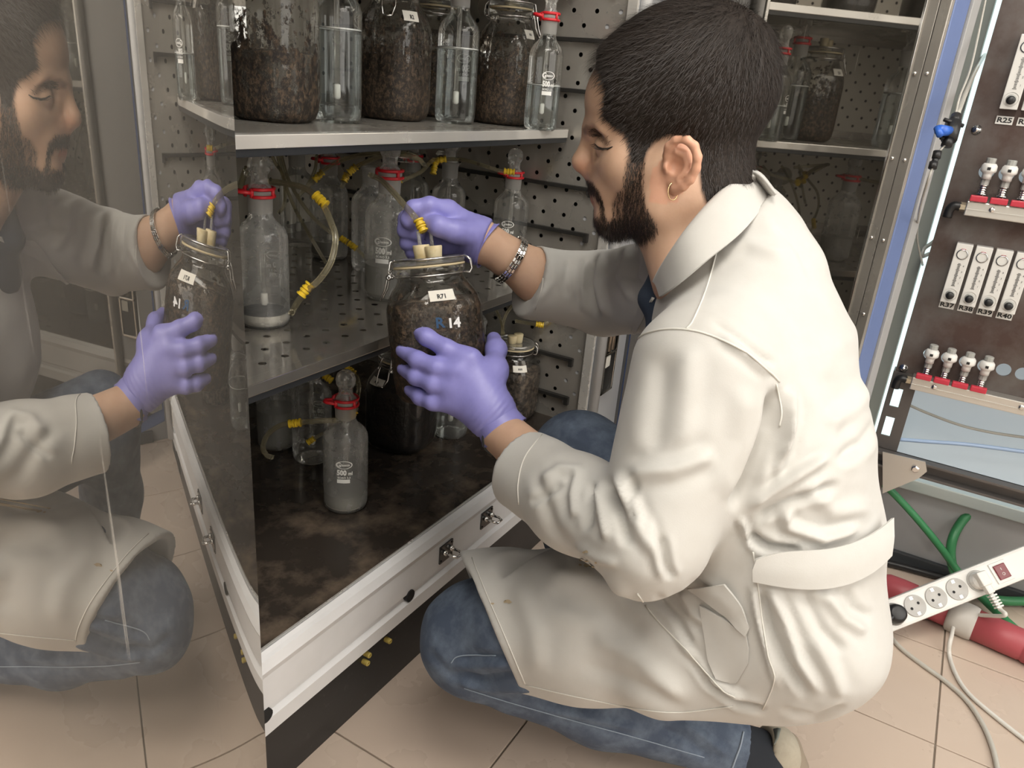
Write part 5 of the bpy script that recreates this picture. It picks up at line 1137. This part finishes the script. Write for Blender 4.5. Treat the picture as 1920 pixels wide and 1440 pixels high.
# ---- gloves
def glove(F, name, cuff, h=.0021):
    g = F.mesh(name, h); relax(g, 1, .4); c = get_co(g); n = get_no(g); px, py, D = proj(c)
    w = vnoise(c, 60, 3)*.0009
    # stretch wrinkles running across the back of the hand towards the cuff
    (cx0, cy0), (ux, uy_) = cuff; t = (px-cx0)*ux+(py-cy0)*uy_; s = -(px-cx0)*uy_+(py-cy0)*ux
    w = w+.0006*np.sin(t*.55+vnoise(c, 40, 5)*4)*np.exp(-(t/55.0)**2)*(.5+vnoise(c, 25, 9))
    set_co(g, c+n*w[:, None]); return mp(g, name, K['glove'])
gl = glove(LH, 'glove', ((925, 775), (-.75, -.66))); gr = glove(LR, 'glove', ((895, 450), (-.9, -.3)))
def rolled_cuff(c0, c1, r0, r1, parent, th):
    a, b = Vector(P(*c0)), Vector(P(*c1)); d = (b-a).normalized(); u = d.orthogonal().normalized(); v = d.cross(u); mb = MB()
    rows = [(0, 0.0), (.35, .0012), (.8, .0016), (1, .0030), (1.06, .0020), (1.02, .0004), (.9, -.0002)]
    n = 40; V = []; Fc = []
    for t, e in rows:
        for k in range(n):
            q = 2*math.pi*k/n; rr = r0+(r1-r0)*t+e+.0012*math.sin(3*q+1)*t; V.append(a+(b-a)*t+(u*math.cos(q)+v*math.sin(q))*rr+d*.003*math.sin(2*q)*t)
    for i in range(len(rows)-1):
        for k in range(n): Fc.append((i*n+k, i*n+(k+1) % n, (i+1)*n+(k+1) % n, (i+1)*n+k))
    mb.add(V, Fc); o = mp(mb.mesh('rolled_cuff'), 'rolled_cuff', K['glove'], parent); return o
rolled_cuff((930, 786, 1.073), (947, 812, 1.073), R_(41, 1.075), R_(45, 1.075), gl, 0); rolled_cuff((900, 452, 1.2), (914, 459, 1.2), R_(37, 1.2), R_(42, 1.2), gr, 0)
# ---- bracelet on the right wrist, dark band on the left
def around(c, d, r, rz, n):
    a = Vector(P(*c)); d = Vector(d).normalized(); u = d.cross(Vector((0, 0, 1))).normalized(); v = d.cross(u); return [(a+(u*math.cos(t)*r+v*math.sin(t)*rz), (u*math.cos(t)+v*math.sin(t)), (-u*math.sin(t)+v*math.cos(t)), d) for t in np.linspace(0, 2*math.pi, n+1)[:-1]]
wd = P(1010, 520, 1.235)-P(905, 452, 1.2); br_ = empty('bracelet', P(957, 487, 1.215)); br_.parent = man; br_.matrix_parent_inverse = minv
for k, (q, n_o, tg_, d) in enumerate(around((957, 487, 1.215), wd, R_(45, 1.215), R_(45, 1.215), 30)):
    mb = MB(); m3 = Matrix((( *tg_,), (*d,), (*n_o,))).transposed().to_4x4(); m3.translation = q
    if k % 30 in (6, 7, 8): mb.box((-.0052, -.0072, -.0014), (.0052, .0072, .0022), .0008, m3)
    else:
        for dd in (-.0044, 0, .0044): mb.box((-.0036+(.0018 if dd == 0 else 0), dd-.0019, -.001), (.0036+(.0018 if dd == 0 else 0), dd+.0019, .0022), .0007, m3)
    o = link('chain_link', mb.mesh('chain_link'), K['chrome'], br_); o.matrix_parent_inverse = Matrix.Translation(-Vector(P(957, 487, 1.215)))
mb = MB(); pts = [q for q, *_ in around((945, 812, 1.075), P(1075, 930, .95)-P(942, 812, 1.075), R_(43.5, 1.075), R_(43.5, 1.075), 28)]; mb.tube(pts, .0035, 8, closed=True)
mp(mb.mesh('wrist_band'), 'wrist_band', mat('dark grey band', (.04, .042, .045), .5))
# ---- lab coat
K['coat'] = mat('white cotton lab coat', (.54, .53, .505), .82, noise=(10, 5, (.505, .49, .46), .4, .7), bump=(700, .12, .0008), sheen=.15)
ct = Field()
PC(ct, (1385, 530, .97, 138), (1395, 800, .98, 208), .03, sq=(Lt, 1.35)); PC(ct, (1395, 800, .98, 208), (1428, 1000, .98, 196), .03, sq=(Lt, 1.3)); PC(ct, (1428, 1000, .98, 196), (1430, 1110, .98, 178), .03, sq=(Lt, 1.25))
PC(ct, (1404, 440, .955, 80), (1420, 620, .97, 158), .04, sq=(Lt, 1.4))
PC(ct, (1345, 640, .87, 88), (1320, 510, 1.06, 84), .05); PC(ct, (1392, 385, .952, 44), (1420, 500, .96, 90), .03, sq=(Lt, 1.35))
ct.ell(P(1455, 1150, .99), np.stack([RC[:, 0], -RC[:, 1], -RC[:, 2]]), (R_(165, .99), R_(150, .99), .19), .04)
PC(ct, (1250, 1215, .98, 112), (1470, 1190, .99, 128), .04, sq=(Lt, 1.15))
PC(ct, (1420, 1170, .95, 152), (1100, 1168, 1.06, 134), .03); PC(ct, (1100, 1170, 1.06, 140), (930, 1160, 1.12, 121), .03); PC(ct, (930, 1160, 1.12, 121), (800, 1150, 1.16, 112), .03)
# cut: hem over the knee
hc = P(918, 1167, 1.12); he = P(868, 1050, 1.12)-P(968, 1285, 1.12); hv_ = ray(918, 1167); hn = np.cross(he, hv_); 
if hn @ (P(800, 1150, 1.12)-hc) < 0: hn = -hn
ct.half(hc, hn, R=.30)
ct.cap(P(740, 1150, 1.15), P(985, 1168, 1.10), R_(106, 1.14), R_(107, 1.1), .004, '-')
# neck opening
ct.cap(P(1300, 290, .93), P(1346, 450, .955), .074, .066, .010, '-')
ct.cap(P(1225, 500, .97), P(1330, 450, .95), .030, .060, .012, '-')
# hem underneath: flatten the seat a little
ct.half(P(1400, 1420, 1.0), P(1420, 1600, 1.0)-P(1400, 1380, 1.0), R=.5)
# sleeves
sl_ = Field()
for F in (ct,):
    PC(F, (1318, 700, .835, 136), (1222, 1000, .82, 108), .035); PC(F, (1214, 1002, .825, 107), (1080, 940, .925, 86), .018); PC(F, (1080, 940, .925, 86), (957, 866, 1.035, 72), .02); PC(F, (957, 866, 1.035, 72), (890, 830, 1.09, 67), .02)
    PC(F, (1199, 1040, .822, 70), (1196, 1076, .825, 32), .03)
    cc = P(982, 880, 1.01); ca_ = P(890, 826, 1.09)-P(1080, 940, .925); F.half(cc, ca_, R=.16)
    F.cap(P(870, 815, 1.10), P(1035, 912, .965), R_(58, 1.1), R_(64, .97), .003, '-')
    PC(F, (1290, 530, 1.08, 92), (1135, 552, 1.29, 78), .03); PC(F, (1135, 550, 1.29, 77), (1000, 530, 1.235, 64), .015); PC(F, (1000, 530, 1.235, 64), (930, 490, 1.20, 60), .02)
    F.half(P(990, 530, 1.23), P(930, 492, 1.2)-P(1135, 555, 1.29), R=.12)
    F.cap(P(920, 482, 1.20), P(1050, 538, 1.25), R_(47, 1.2), R_(52, 1.25), .003, '-')
cme = ct.mesh('lab_coat', .0036); relax(cme, 2, .45)
def fold(co_, no_, lines, facing=-.05, maxd=None):
    """lines: (polyline px, width px, height m) ridges (+) and furrows (-) raised on the cloth along its own normal"""
    px, py, D = proj(co_); v = co_-CAMP; f = -(v*no_).sum(1)/np.linalg.norm(v, axis=1); w = ss(f, facing, .30); off = np.zeros(len(co_))
    for pl, wd, hgt, *rest in lines:
        d, t = seg_dist(px, py, pl); end = ss(t, -.001, .2)*ss(1-t, -.001, .2)
        u = d/(wd*.72); off += hgt*.95*(np.exp(-u*u)-.28*np.exp(-(u-1.9)**2))*end
    return off*w
FOLDS = [
 # sleeve elbow folds
 ([(1128, 888), (1160, 960), (1180, 1030)], 13, -.010), ([(1150, 880), (1190, 960), (1225, 1050)], 15, .009), ([(1125, 905), (1128, 960), (1140, 1020)], 11, .007), ([(1110, 895), (1105, 950), (1100, 1000)], 10, -.006),
 ([(1085, 880), (1075, 930), (1080, 975)], 11, .006), ([(1060, 905), (1020, 930), (995, 945)], 10, -.005), ([(1100, 882), (1050, 880), (1010, 905)], 12, .005), ([(1190, 890), (1180, 940), (1195, 985)], 9, -.006),
 ([(1165, 890), (1260, 880), (1350, 850)], 22, .008), ([(1240, 1000), (1250, 1060), (1262, 1090)], 11, -.008), ([(1215, 960), (1228, 1040), (1240, 1085)], 10, .005), ([(1000, 870), (1040, 990), (1110, 1070)], 14, -.004),
 ([(1160, 1060), (1120, 1050), (1070, 1020)], 12, .004),
 # upper arm and shoulder
 ([(1345, 625), (1400, 665), (1448, 705)], 12, .005), ([(1330, 600), (1400, 650), (1455, 690)], 10, -.004), ([(1290, 640), (1290, 740), (1280, 860)], 28, .004), ([(1240, 660), (1235, 760), (1225, 860)], 26, -.004), ([(1400, 720), (1390, 830), (1340, 930)], 26, .005), ([(1455, 720), (1440, 800), (1405, 900), (1370, 960)], 17, -.016), ([(1475, 720), (1480, 790), (1460, 870)], 16, .010),
 # armpit to waist folds
 ([(1460, 735), (1475, 830), (1450, 900)], 12, .008), ([(1400, 950), (1470, 905), (1560, 850)], 13, .010), ([(1410, 975), (1480, 940), (1580, 905)], 12, -.010), ([(1470, 945), (1475, 985), (1540, 1010), (1620, 985)], 13, .010), ([(1400, 1000), (1440, 1025), (1510, 1035)], 12, -.013), ([(1385, 965), (1400, 1000), (1412, 1030)], 9, .009), ([(1540, 800), (1600, 770), (1640, 700)], 22, .006), ([(1560, 870), (1620, 830), (1650, 780)], 16, -.006), ([(1500, 900), (1560, 960), (1640, 950)], 20, .005), ([(1540, 690), (1590, 780), (1600, 880)], 30, -.005),
 # skirt: below belt, pocket side, long folds
 ([(1440, 1095), (1470, 1160), (1500, 1240), (1545, 1310)], 12, .009), ([(1425, 1095), (1440, 1170), (1470, 1240), (1520, 1320)], 11, -.010), ([(1410, 1090), (1420, 1150), (1440, 1230), (1462, 1300)], 10, .007), ([(1500, 1100), (1540, 1180), (1590, 1230)], 16, -.006), ([(1540, 1105), (1580, 1160), (1630, 1190)], 14, .007), ([(1580, 1100), (1600, 1140), (1640, 1160)], 12, -.005), ([(1520, 1190), (1560, 1260), (1580, 1310)], 18, .006),
 ([(1285, 1215), (1330, 1280), (1385, 1320), (1440, 1335)], 9, -.010), ([(1270, 1195), (1330, 1270), (1400, 1315)], 9, .008), ([(1225, 1110), (1270, 1160), (1300, 1215)], 10, -.006), ([(1020, 1075), (1100, 1085), (1190, 1120)], 22, .006), ([(1010, 1110), (1120, 1140), (1230, 1200)], 26, -.005), ([(960, 1080), (1000, 1180), (1010, 1270)], 24, .003), ([(1100, 1190), (1200, 1240), (1290, 1320)], 24, .006), ([(1080, 1240), (1200, 1290), (1300, 1340)], 18, -.004), ([(1290, 1090), (1330, 1120), (1390, 1170)], 13, -.008), ([(1275, 1100), (1300, 1150), (1330, 1170)], 12, .006), ([(1460, 1335), (1530, 1350), (1590, 1320)], 10, -.006),
 # right sleeve
 ([(1115, 480), (1108, 540), (1120, 600)], 9, -.010), ([(1130, 470), (1122, 530), (1140, 600)], 10, .008), ([(1095, 480), (1090, 540), (1098, 590)], 9, .006), ([(1070, 480), (1060, 530), (1065, 560)], 10, -.004), ([(1180, 455), (1165, 520), (1190, 570)], 10, .006), ([(1200, 470), (1190, 520), (1215, 545)], 9, -.006), ([(1040, 480), (1035, 530), (1000, 570)], 12, .003),
 # back
 ([(1440, 400), (1500, 470), (1530, 540)], 10, -.0025), ([(1470, 390), (1520, 450), (1560, 520)], 14, .003), ([(1335, 470), (1400, 455), (1480, 480)], 18, .004),
]
cco = get_co(cme); cno = get_no(cme); off = fold(cco, cno, FOLDS) + vnoise(cco, 14, 1)*.006 + vnoise(cco, 34, 2)*.0022
set_co(cme, cco+cno*off[:, None]); relax(cme, 1, .3)
coat = mp(cme, 'lab_coat', K['coat']); cb = bvh_of(cme)
K['seam'] = mat('stitched seam', (.66, .645, .60), .85)
def on_cloth(px, py, bv=cb, lift=.002):
    h = hit(bv, px, py)
    if h[0] is None: return None
    n = h[1] if h[1].dot(Vector(ray(px, py))) < 0 else -h[1]; return h[0]+n*lift
def dense(pl, step=7):
    out = []
    for (x0, y0), (x1, y1) in zip(pl[:-1], pl[1:]):
        n = max(1, int(math.hypot(x1-x0, y1-y0)/step)); out += [(x0+(x1-x0)*k/n, y0+(y1-y0)*k/n) for k in range(n)]
    return out+[pl[-1]]
def smooth2(pl, n=6): return [(v.x, v.y) for v in crom([(x, y, 0) for x, y in pl], n)]
def seam(pl, r=.0009, name='seam', m='seam', lift=.0006):
    pts = [on_cloth(*q, lift=lift) for q in dense(smooth2(pl))]; pts = [q for q in pts if q is not None]
    runs = [[pts[0]]] if pts else []
    for q in pts[1:]:
        if (q-runs[-1][-1]).length > .035: runs.append([q])
        else: runs[-1].append(q)
    for rn in runs:
        if len(rn) > 2: mb = MB(); mb.tube(rn, r, 6); mp(mb.mesh(name), name, K[m], coat)
seam([(1190, 640), (1215, 624), (1262, 617), (1320, 625), (1390, 655), (1440, 695), (1461, 716)], .0012)
seam([(1455, 720), (1466, 770), (1462, 800)], .0010)
seam([(1345, 470), (1325, 540), (1300, 600), (1287, 617)], .0010)
seam([(1412, 1035), (1420, 1090), (1428, 1160), (1440, 1230), (1452, 1275), (1430, 1330)], .0009)
seam([(1195, 1112), (1230, 1160), (1290, 1222), (1350, 1290), (1378, 1308)], .0009)
seam([(885, 1046), (915, 1120), (950, 1200), (985, 1283)], .0008, 'hem_stitch'); seam([(985, 1284), (1100, 1310), (1250, 1335), (1374, 1324)], .0007, 'hem_stitch')
seam([(1016, 815), (984, 858), (972, 905), (973, 946)], .0008, 'cuff_stitch'); seam([(1018, 478), (1018, 530), (1004, 580)], .0008, 'cuff_stitch')
def sheet(G, name, th, m, parent, nrm=None):
    """a sheet of cloth with real thickness and crisp edges from a grid of points"""
    R, n = len(G), len(G[0]); A = np.array([[list(q) for q in r] for r in G]); 
    for _ in range(2): A[1:-1, 1:-1] = .5*A[1:-1, 1:-1]+.125*(A[:-2, 1:-1]+A[2:, 1:-1]+A[1:-1, :-2]+A[1:-1, 2:])
    du = np.gradient(A, axis=1); dv = np.gradient(A, axis=0); N_ = np.cross(du, dv); N_ /= np.maximum(np.linalg.norm(N_, axis=2, keepdims=True), 1e-9)
    if nrm is None:
        if ((A-CAMP)*N_).sum() > 0: N_ = -N_
    elif (N_*nrm(A)).sum() < 0: N_ = -N_
    O_ = (A+N_*th).reshape(-1, 3); I_ = A.reshape(-1, 3); q = [(i*n+k, i*n+k+1, (i+1)*n+k+1, (i+1)*n+k) for i in range(R-1) for k in range(n-1)]
    mb = MB(); mb.add(O_, q); mb.add(I_, [f[::-1] for f in q])
    b = [k for k in range(n)]+[i*n+n-1 for i in range(1, R)]+[(R-1)*n+k for k in range(n-2, -1, -1)]+[i*n for i in range(R-2, 0, -1)]
    L = len(b); mb.add([O_[k] for k in b]+[I_[k] for k in b], [(k, (k+1) % L, L+(k+1) % L, L+k) for k in range(L)])
    o = mp(mb.mesh(name), name, K[m] if isinstance(m, str) else m, parent)
    bm = bmesh.new(); bm.from_mesh(o.data); bmesh.ops.recalc_face_normals(bm, faces=bm.faces[:]); bm.to_mesh(o.data); bm.free(); return o
def cloth_strip(rows, name, th=.0022, lift=.003, m='coat', parent=None, bow=None, even=0):
    """rows: lists of pixels (same length) laid over the coat, given thickness"""
    rs = [dense(smooth2(r, 5), 7) for r in rows]; n = max(4, min(map(len, rs))); G = []
    for i, r in enumerate(rs):
        r = [r[int(round(k*(len(r)-1)/(n-1)))] for k in range(n)]
        row = [on_cloth(*q, lift=lift+(bow[i] if bow else 0)) for q in r]
        for k in range(n):
            if row[k] is None: row[k] = next((row[j] for d_ in range(n) for j in (k-d_, k+d_) if 0 <= j < n and row[j] is not None), None)
        for _ in range(even): row = [row[0]]+[row[k]*.5+(row[k-1]+row[k+1])*.25 for k in range(1, n-1)]+[row[-1]]
        G.append(row)
    # resample between rows so the sheet follows the cloth
    F_ = []
    for a, b in zip(G[:-1], G[1:]): F_ += [[p.lerp(q, t) for p, q in zip(a, b)] for t in (0, .33, .67)]
    F_.append(G[-1]); return sheet(F_, name, th, m, parent or coat)
# belt across the back, a little free of the cloth
up_, lo_ = [(1413, 1034), (1460, 1040), (1520, 1038), (1590, 1020), (1630, 996), (1652, 972)], [(1415, 1082), (1460, 1093), (1520, 1101), (1580, 1095), (1628, 1066), (1650, 1040)]
mid = [((a[0]+b[0])/2, (a[1]+b[1])/2) for a, b in zip(up_, lo_)]
cloth_strip([up_, mid, lo_], 'back_belt', .003, .008, bow=[.003, .004, .002], even=30)
# patch pocket with folded flap opening
cloth_strip([[(1316, 1132), (1360, 1160), (1401, 1188)], [(1322, 1180), (1365, 1200), (1406, 1214)], [(1330, 1235), (1368, 1245), (1405, 1241)], [(1341, 1274), (1362, 1277), (1384, 1276)]], 'pocket', .0022, .0025)
cloth_strip([[(1294, 1102), (1345, 1141), (1402, 1188)], [(1326, 1096), (1370, 1130), (1404, 1180)], [(1364, 1091), (1388, 1125), (1406, 1172)]], 'pocket_hem', .0028, .0055)
# collar: a band standing round the neck and turned down outside
def side(p): q = np.array(p); return q-2*((q-HC2) @ Lc)*Lc
HC2 = P(1370, 430, .945); Lc = Lh*.75+Lt*.25; Lc = Lc/np.linalg.norm(Lc)
topL = [P(1412, 318, .935), P(1385, 335, .90), P(1345, 368, .872), P(1300, 418, .862), P(1268, 462, .868), P(1243, 500, .895), P(1228, 528, .925)]
outL = [P(1448, 352, .955), P(1434, 380, .905), P(1388, 438, .855), P(1330, 486, .842), P(1290, 520, .850), P(1258, 545, .875), P(1241, 556, .905)]
inL = [P(1400, 372, .94), P(1380, 385, .905), P(1342, 415, .885), P(1305, 455, .88), P(1275, 490, .89), P(1250, 515, .91), P(1232, 534, .93)]
def rowfull(r): return [Vector(side(q)) for q in r[::-1]]+[Vector(q) for q in r]
rows = [rowfull(inL), rowfull([t*.75+i_*.25 for t, i_ in zip(topL, inL)]), rowfull(topL), rowfull([t*.55+o_*.45+np.array(Lh)*0+Uh*.004 for t, o_ in zip(topL, outL)]), rowfull(outL)]
rows = [crom(r, 5) for r in rows]; rows = [list(r) for r in zip(*[crom(c_, 3) for c_ in zip(*rows)])]
sheet(rows, 'collar', .0035, 'coat', coat, nrm=lambda A: A-(HC2-np.array(Uh)*.02))
# front facing of the coat: lapel edge and buttonhole seen beside the sleeve
cloth_strip([[(1232, 560), (1208, 596), (1190, 628)], [(1215, 556), (1196, 590), (1184, 618)]], 'front_facing', .003, .003) if on_cloth(1205, 590) is not None else None
# stains on the sleeve and the hem
K['stain'] = mat('brown soil stain', (.45, .36, .24), .9)
def stain(px, py, w, h_, seed):
    rnd = random.Random(seed); mb = MB(); c = on_cloth(px, py, lift=.0011)
    if c is None: return
    ring = [on_cloth(px+w*math.cos(t)*(.6+.6*rnd.random()), py+h_*math.sin(t)*(.6+.6*rnd.random()), lift=.0011) for t in np.linspace(0, 2*math.pi, 15)[:-1]]
    if any(q is None for q in ring): return
    mb.add([c]+ring, [(0, k+1, (k+1) % 14+1) for k in range(14)]); mp(mb.mesh('stain'), 'stain', K['stain'], coat)
stain(953, 1128, 9, 4, 1); stain(904, 1133, 8, 2.5, 2); stain(924, 1132, 4, 2, 3)
for k in range(9): stain(1092+random.uniform(-10, 28), 1040+random.uniform(-12, 24), random.uniform(2, 5), random.uniform(1.5, 4), 20+k)
# ---- navy shirt in the collar opening
sh = Field(); PC(sh, (1262, 520, .96, 38), (1300, 640, .97, 70), .02, sq=(Lt, 1.5)); PC(sh, (1250, 520, .975, 24), (1225, 560, .98, 30), .02, sq=(Lt, 1.4)); PC(sh, (1350, 500, .96, 92), (1330, 640, .97, 120), .02, sq=(Lt, 1.2))
sh.cap(P(1290, 330, .93), P(1345, 470, .955), .074, .070, .008, '-')
sm_ = sh.mesh('shirt', .005); relax(sm_, 1, .4); mp(sm_, 'shirt', mat('navy polo shirt', (.022, .035, .06), .85))
# ---- jeans
jn = Field()
PC(jn, (1450, 1170, .95, 140), (1000, 1172, 1.10, 112), .03); PC(jn, (1000, 1172, 1.10, 112), (893, 1192, 1.155, 101), .03); PC(jn, (896, 1205, 1.16, 98), (1130, 1308, 1.175, 82), .025); PC(jn, (1130, 1308, 1.175, 82), (1400, 1405, 1.18, 56), .03); PC(jn, (1400, 1405, 1.18, 56), (1450, 1424, 1.18, 54), .02)
jn.half(P(1386, 1400, 1.18), P(1450, 1416, 1.18)-P(1386, 1400, 1.18), R=.16); jn.cap(P(1330, 1378, 1.18), P(1460, 1426, 1.18), R_(47, 1.18), R_(49, 1.18), .003, '-')
PC(jn, (1420, 1110, 1.07, 120), (1090, 858, 1.21, 86), .03); PC(jn, (1085, 866, 1.22, 84), (1095, 1000, 1.32, 70), .03); PC(jn, (1095, 1000, 1.32, 70), (1118, 1135, 1.395, 58), .03)
jm = jn.mesh('jeans', .005); relax(jm, 1, .4); jc = get_co(jm); jno = get_no(jm)
JF = [([(850, 1245), (900, 1250), (960, 1240)], 10, .006), ([(838, 1262), (900, 1275), (980, 1262)], 9, -.007), ([(850, 1280), (930, 1292), (1010, 1290)], 9, .006), ([(880, 1225), (930, 1232), (990, 1222)], 10, -.005), ([(960, 1300), (1060, 1318), (1150, 1330)], 10, -.006), ([(1000, 1325), (1100, 1345), (1220, 1372)], 9, .005), ([(1230, 1360), (1290, 1390), (1340, 1430)], 11, -.005), ([(1270, 1350), (1320, 1380), (1370, 1420)], 10, .005), ([(800, 1215), (830, 1250), (870, 1290)], 9, -.003), ([(1030, 800), (1080, 820), (1130, 860)], 14, .003)]
set_co(jm, jc+jno*(fold(jc, jno, JF)+vnoise(jc, 26, 4)*.004)[:, None]); relax(jm, 1, .3)
K['denim'] = mat('blue denim', (.068, .092, .14), .85, noise=(26, 8, (.14, .18, .245), .42, .68), bump=(420, .5, .001, (1, 1, 2.5)))
jeans = mp(jm, 'jeans', K['denim']); jb_ = bvh_of(jm); K['thread'] = mat('pale seam thread', (.30, .36, .44), .8)
def jseam(pl, r=.0009, name='seam'):
    pts = [on_cloth(*q, bv=jb_, lift=.0006) for q in dense(smooth2(pl))]; pts = [q for q in pts if q is not None]
    if len(pts) > 3: mb = MB(); mb.tube(pts, r, 6); mp(mb.mesh(name), name, K['thread'], jeans)
jseam([(846, 1243), (856, 1232), (880, 1228), (930, 1229)]); jseam([(1394, 1372), (1388, 1398), (1380, 1420), (1372, 1442)], .0016, 'frayed_hem'); jseam([(870, 1290), (960, 1318), (1080, 1352), (1200, 1385), (1320, 1420)], .0008)
# ---- shoes and sock
K['shoe'] = mat('beige suede shoe', (.44, .40, .32), .8, noise=(60, 4, (.38, .34, .27), .4, .7)); K['sole'] = mat('tan rubber sole', (.30, .25, .19), .6); K['sock'] = mat('dark navy sock', (.02, .024, .032), .9)
sk_ = Field(); PC(sk_, (1311, 1376, 1.18, 44), (1361, 1398, 1.18, 47), .02); PC(sk_, (1356, 1398, 1.18, 47), (1426, 1425, 1.185, 46), .02); PC(sk_, (1426, 1425, 1.185, 46), (1426, 1500, 1.19, 46), .03)
sme = sk_.mesh('sock', .005); relax(sme, 1, .4); mp(sme, 'sock', K['sock'])
sf = Field(); PC(sf, (1448, 1412, 1.185, 44), (1434, 1500, 1.195, 52), .03); PC(sf, (1434, 1500, 1.195, 52), (1371, 1610, 1.22, 48), .04); PC(sf, (1456, 1400, 1.18, 36), (1466, 1440, 1.19, 38), .02)
sf.cap(P(1386, 1340, 1.17), P(1414, 1440, 1.185), R_(46, 1.18), R_(47, 1.18), .006, '-')
sme = sf.mesh('shoe', .004); relax(sme, 1, .4); shoe = mp(sme, 'shoe', K['shoe']); sb = bvh_of(sme)
so = Field(); PC(so, (1478, 1392, 1.185, 17), (1492, 1440, 1.19, 17), .02); PC(so, (1492, 1440, 1.19, 17), (1476, 1530, 1.2, 20), .02, sq=(Lt, 1.9)); PC(so, (1476, 1530, 1.2, 20), (1416, 1625, 1.225, 22), .02, sq=(Lt, 1.9)); PC(so, (1482, 1405, 1.185, 15), (1486, 1430, 1.188, 15), .02, sq=(Lt, 2.2))
sme = so.mesh('sole', .004); mp(sme, 'sole', K['sole'], shoe)
def patch(poly_rows, name, m, bv, parent, lift=.0015):
    mb = MB(); G = [[on_cloth(*q, bv=bv, lift=lift) for q in r] for r in poly_rows]
    if any(q is None for r in G for q in r): return
    n = len(G[0]); mb.add([q for r in G for q in r], [(i*n+k, i*n+k+1, (i+1)*n+k+1, (i+1)*n+k) for i in range(len(G)-1) for k in range(n-1)]); o = mp(mb.mesh(name), name, m, parent); md = o.modifiers.new('thick', 'SOLIDIFY'); md.thickness = .0012; md.offset = 1
patch([[(1452, 1368), (1447, 1385), (1441, 1402)], [(1458, 1367), (1455, 1385), (1449, 1400)], [(1464, 1368), (1460, 1384), (1453, 1397)]], 'heel_stripe', mat('grey green stripe', (.20, .22, .20), .7), sb, shoe)
# right shoe, flat on the tiles behind the legs
rs = Field(); b0 = P(1118, 1150, 1.40); b0[2] = .045; fd = np.array([-.10, 1.0, 0]); fd /= np.linalg.norm(fd)
rs.cap(b0-fd*.04, b0+fd*.02+np.array([0, 0, .03]), .045, .046, .03); rs.cap(b0-fd*.03, b0+fd*.15+np.array([0, 0, -.008]), .043, .036, .04); rs.half(np.array([b0[0], b0[1], .004]), np.array([0, 0, -1.0]), R=.4)
sme = rs.mesh('shoe', .006); relax(sme, 1, .4); mp(sme, 'shoe', K['shoe'])
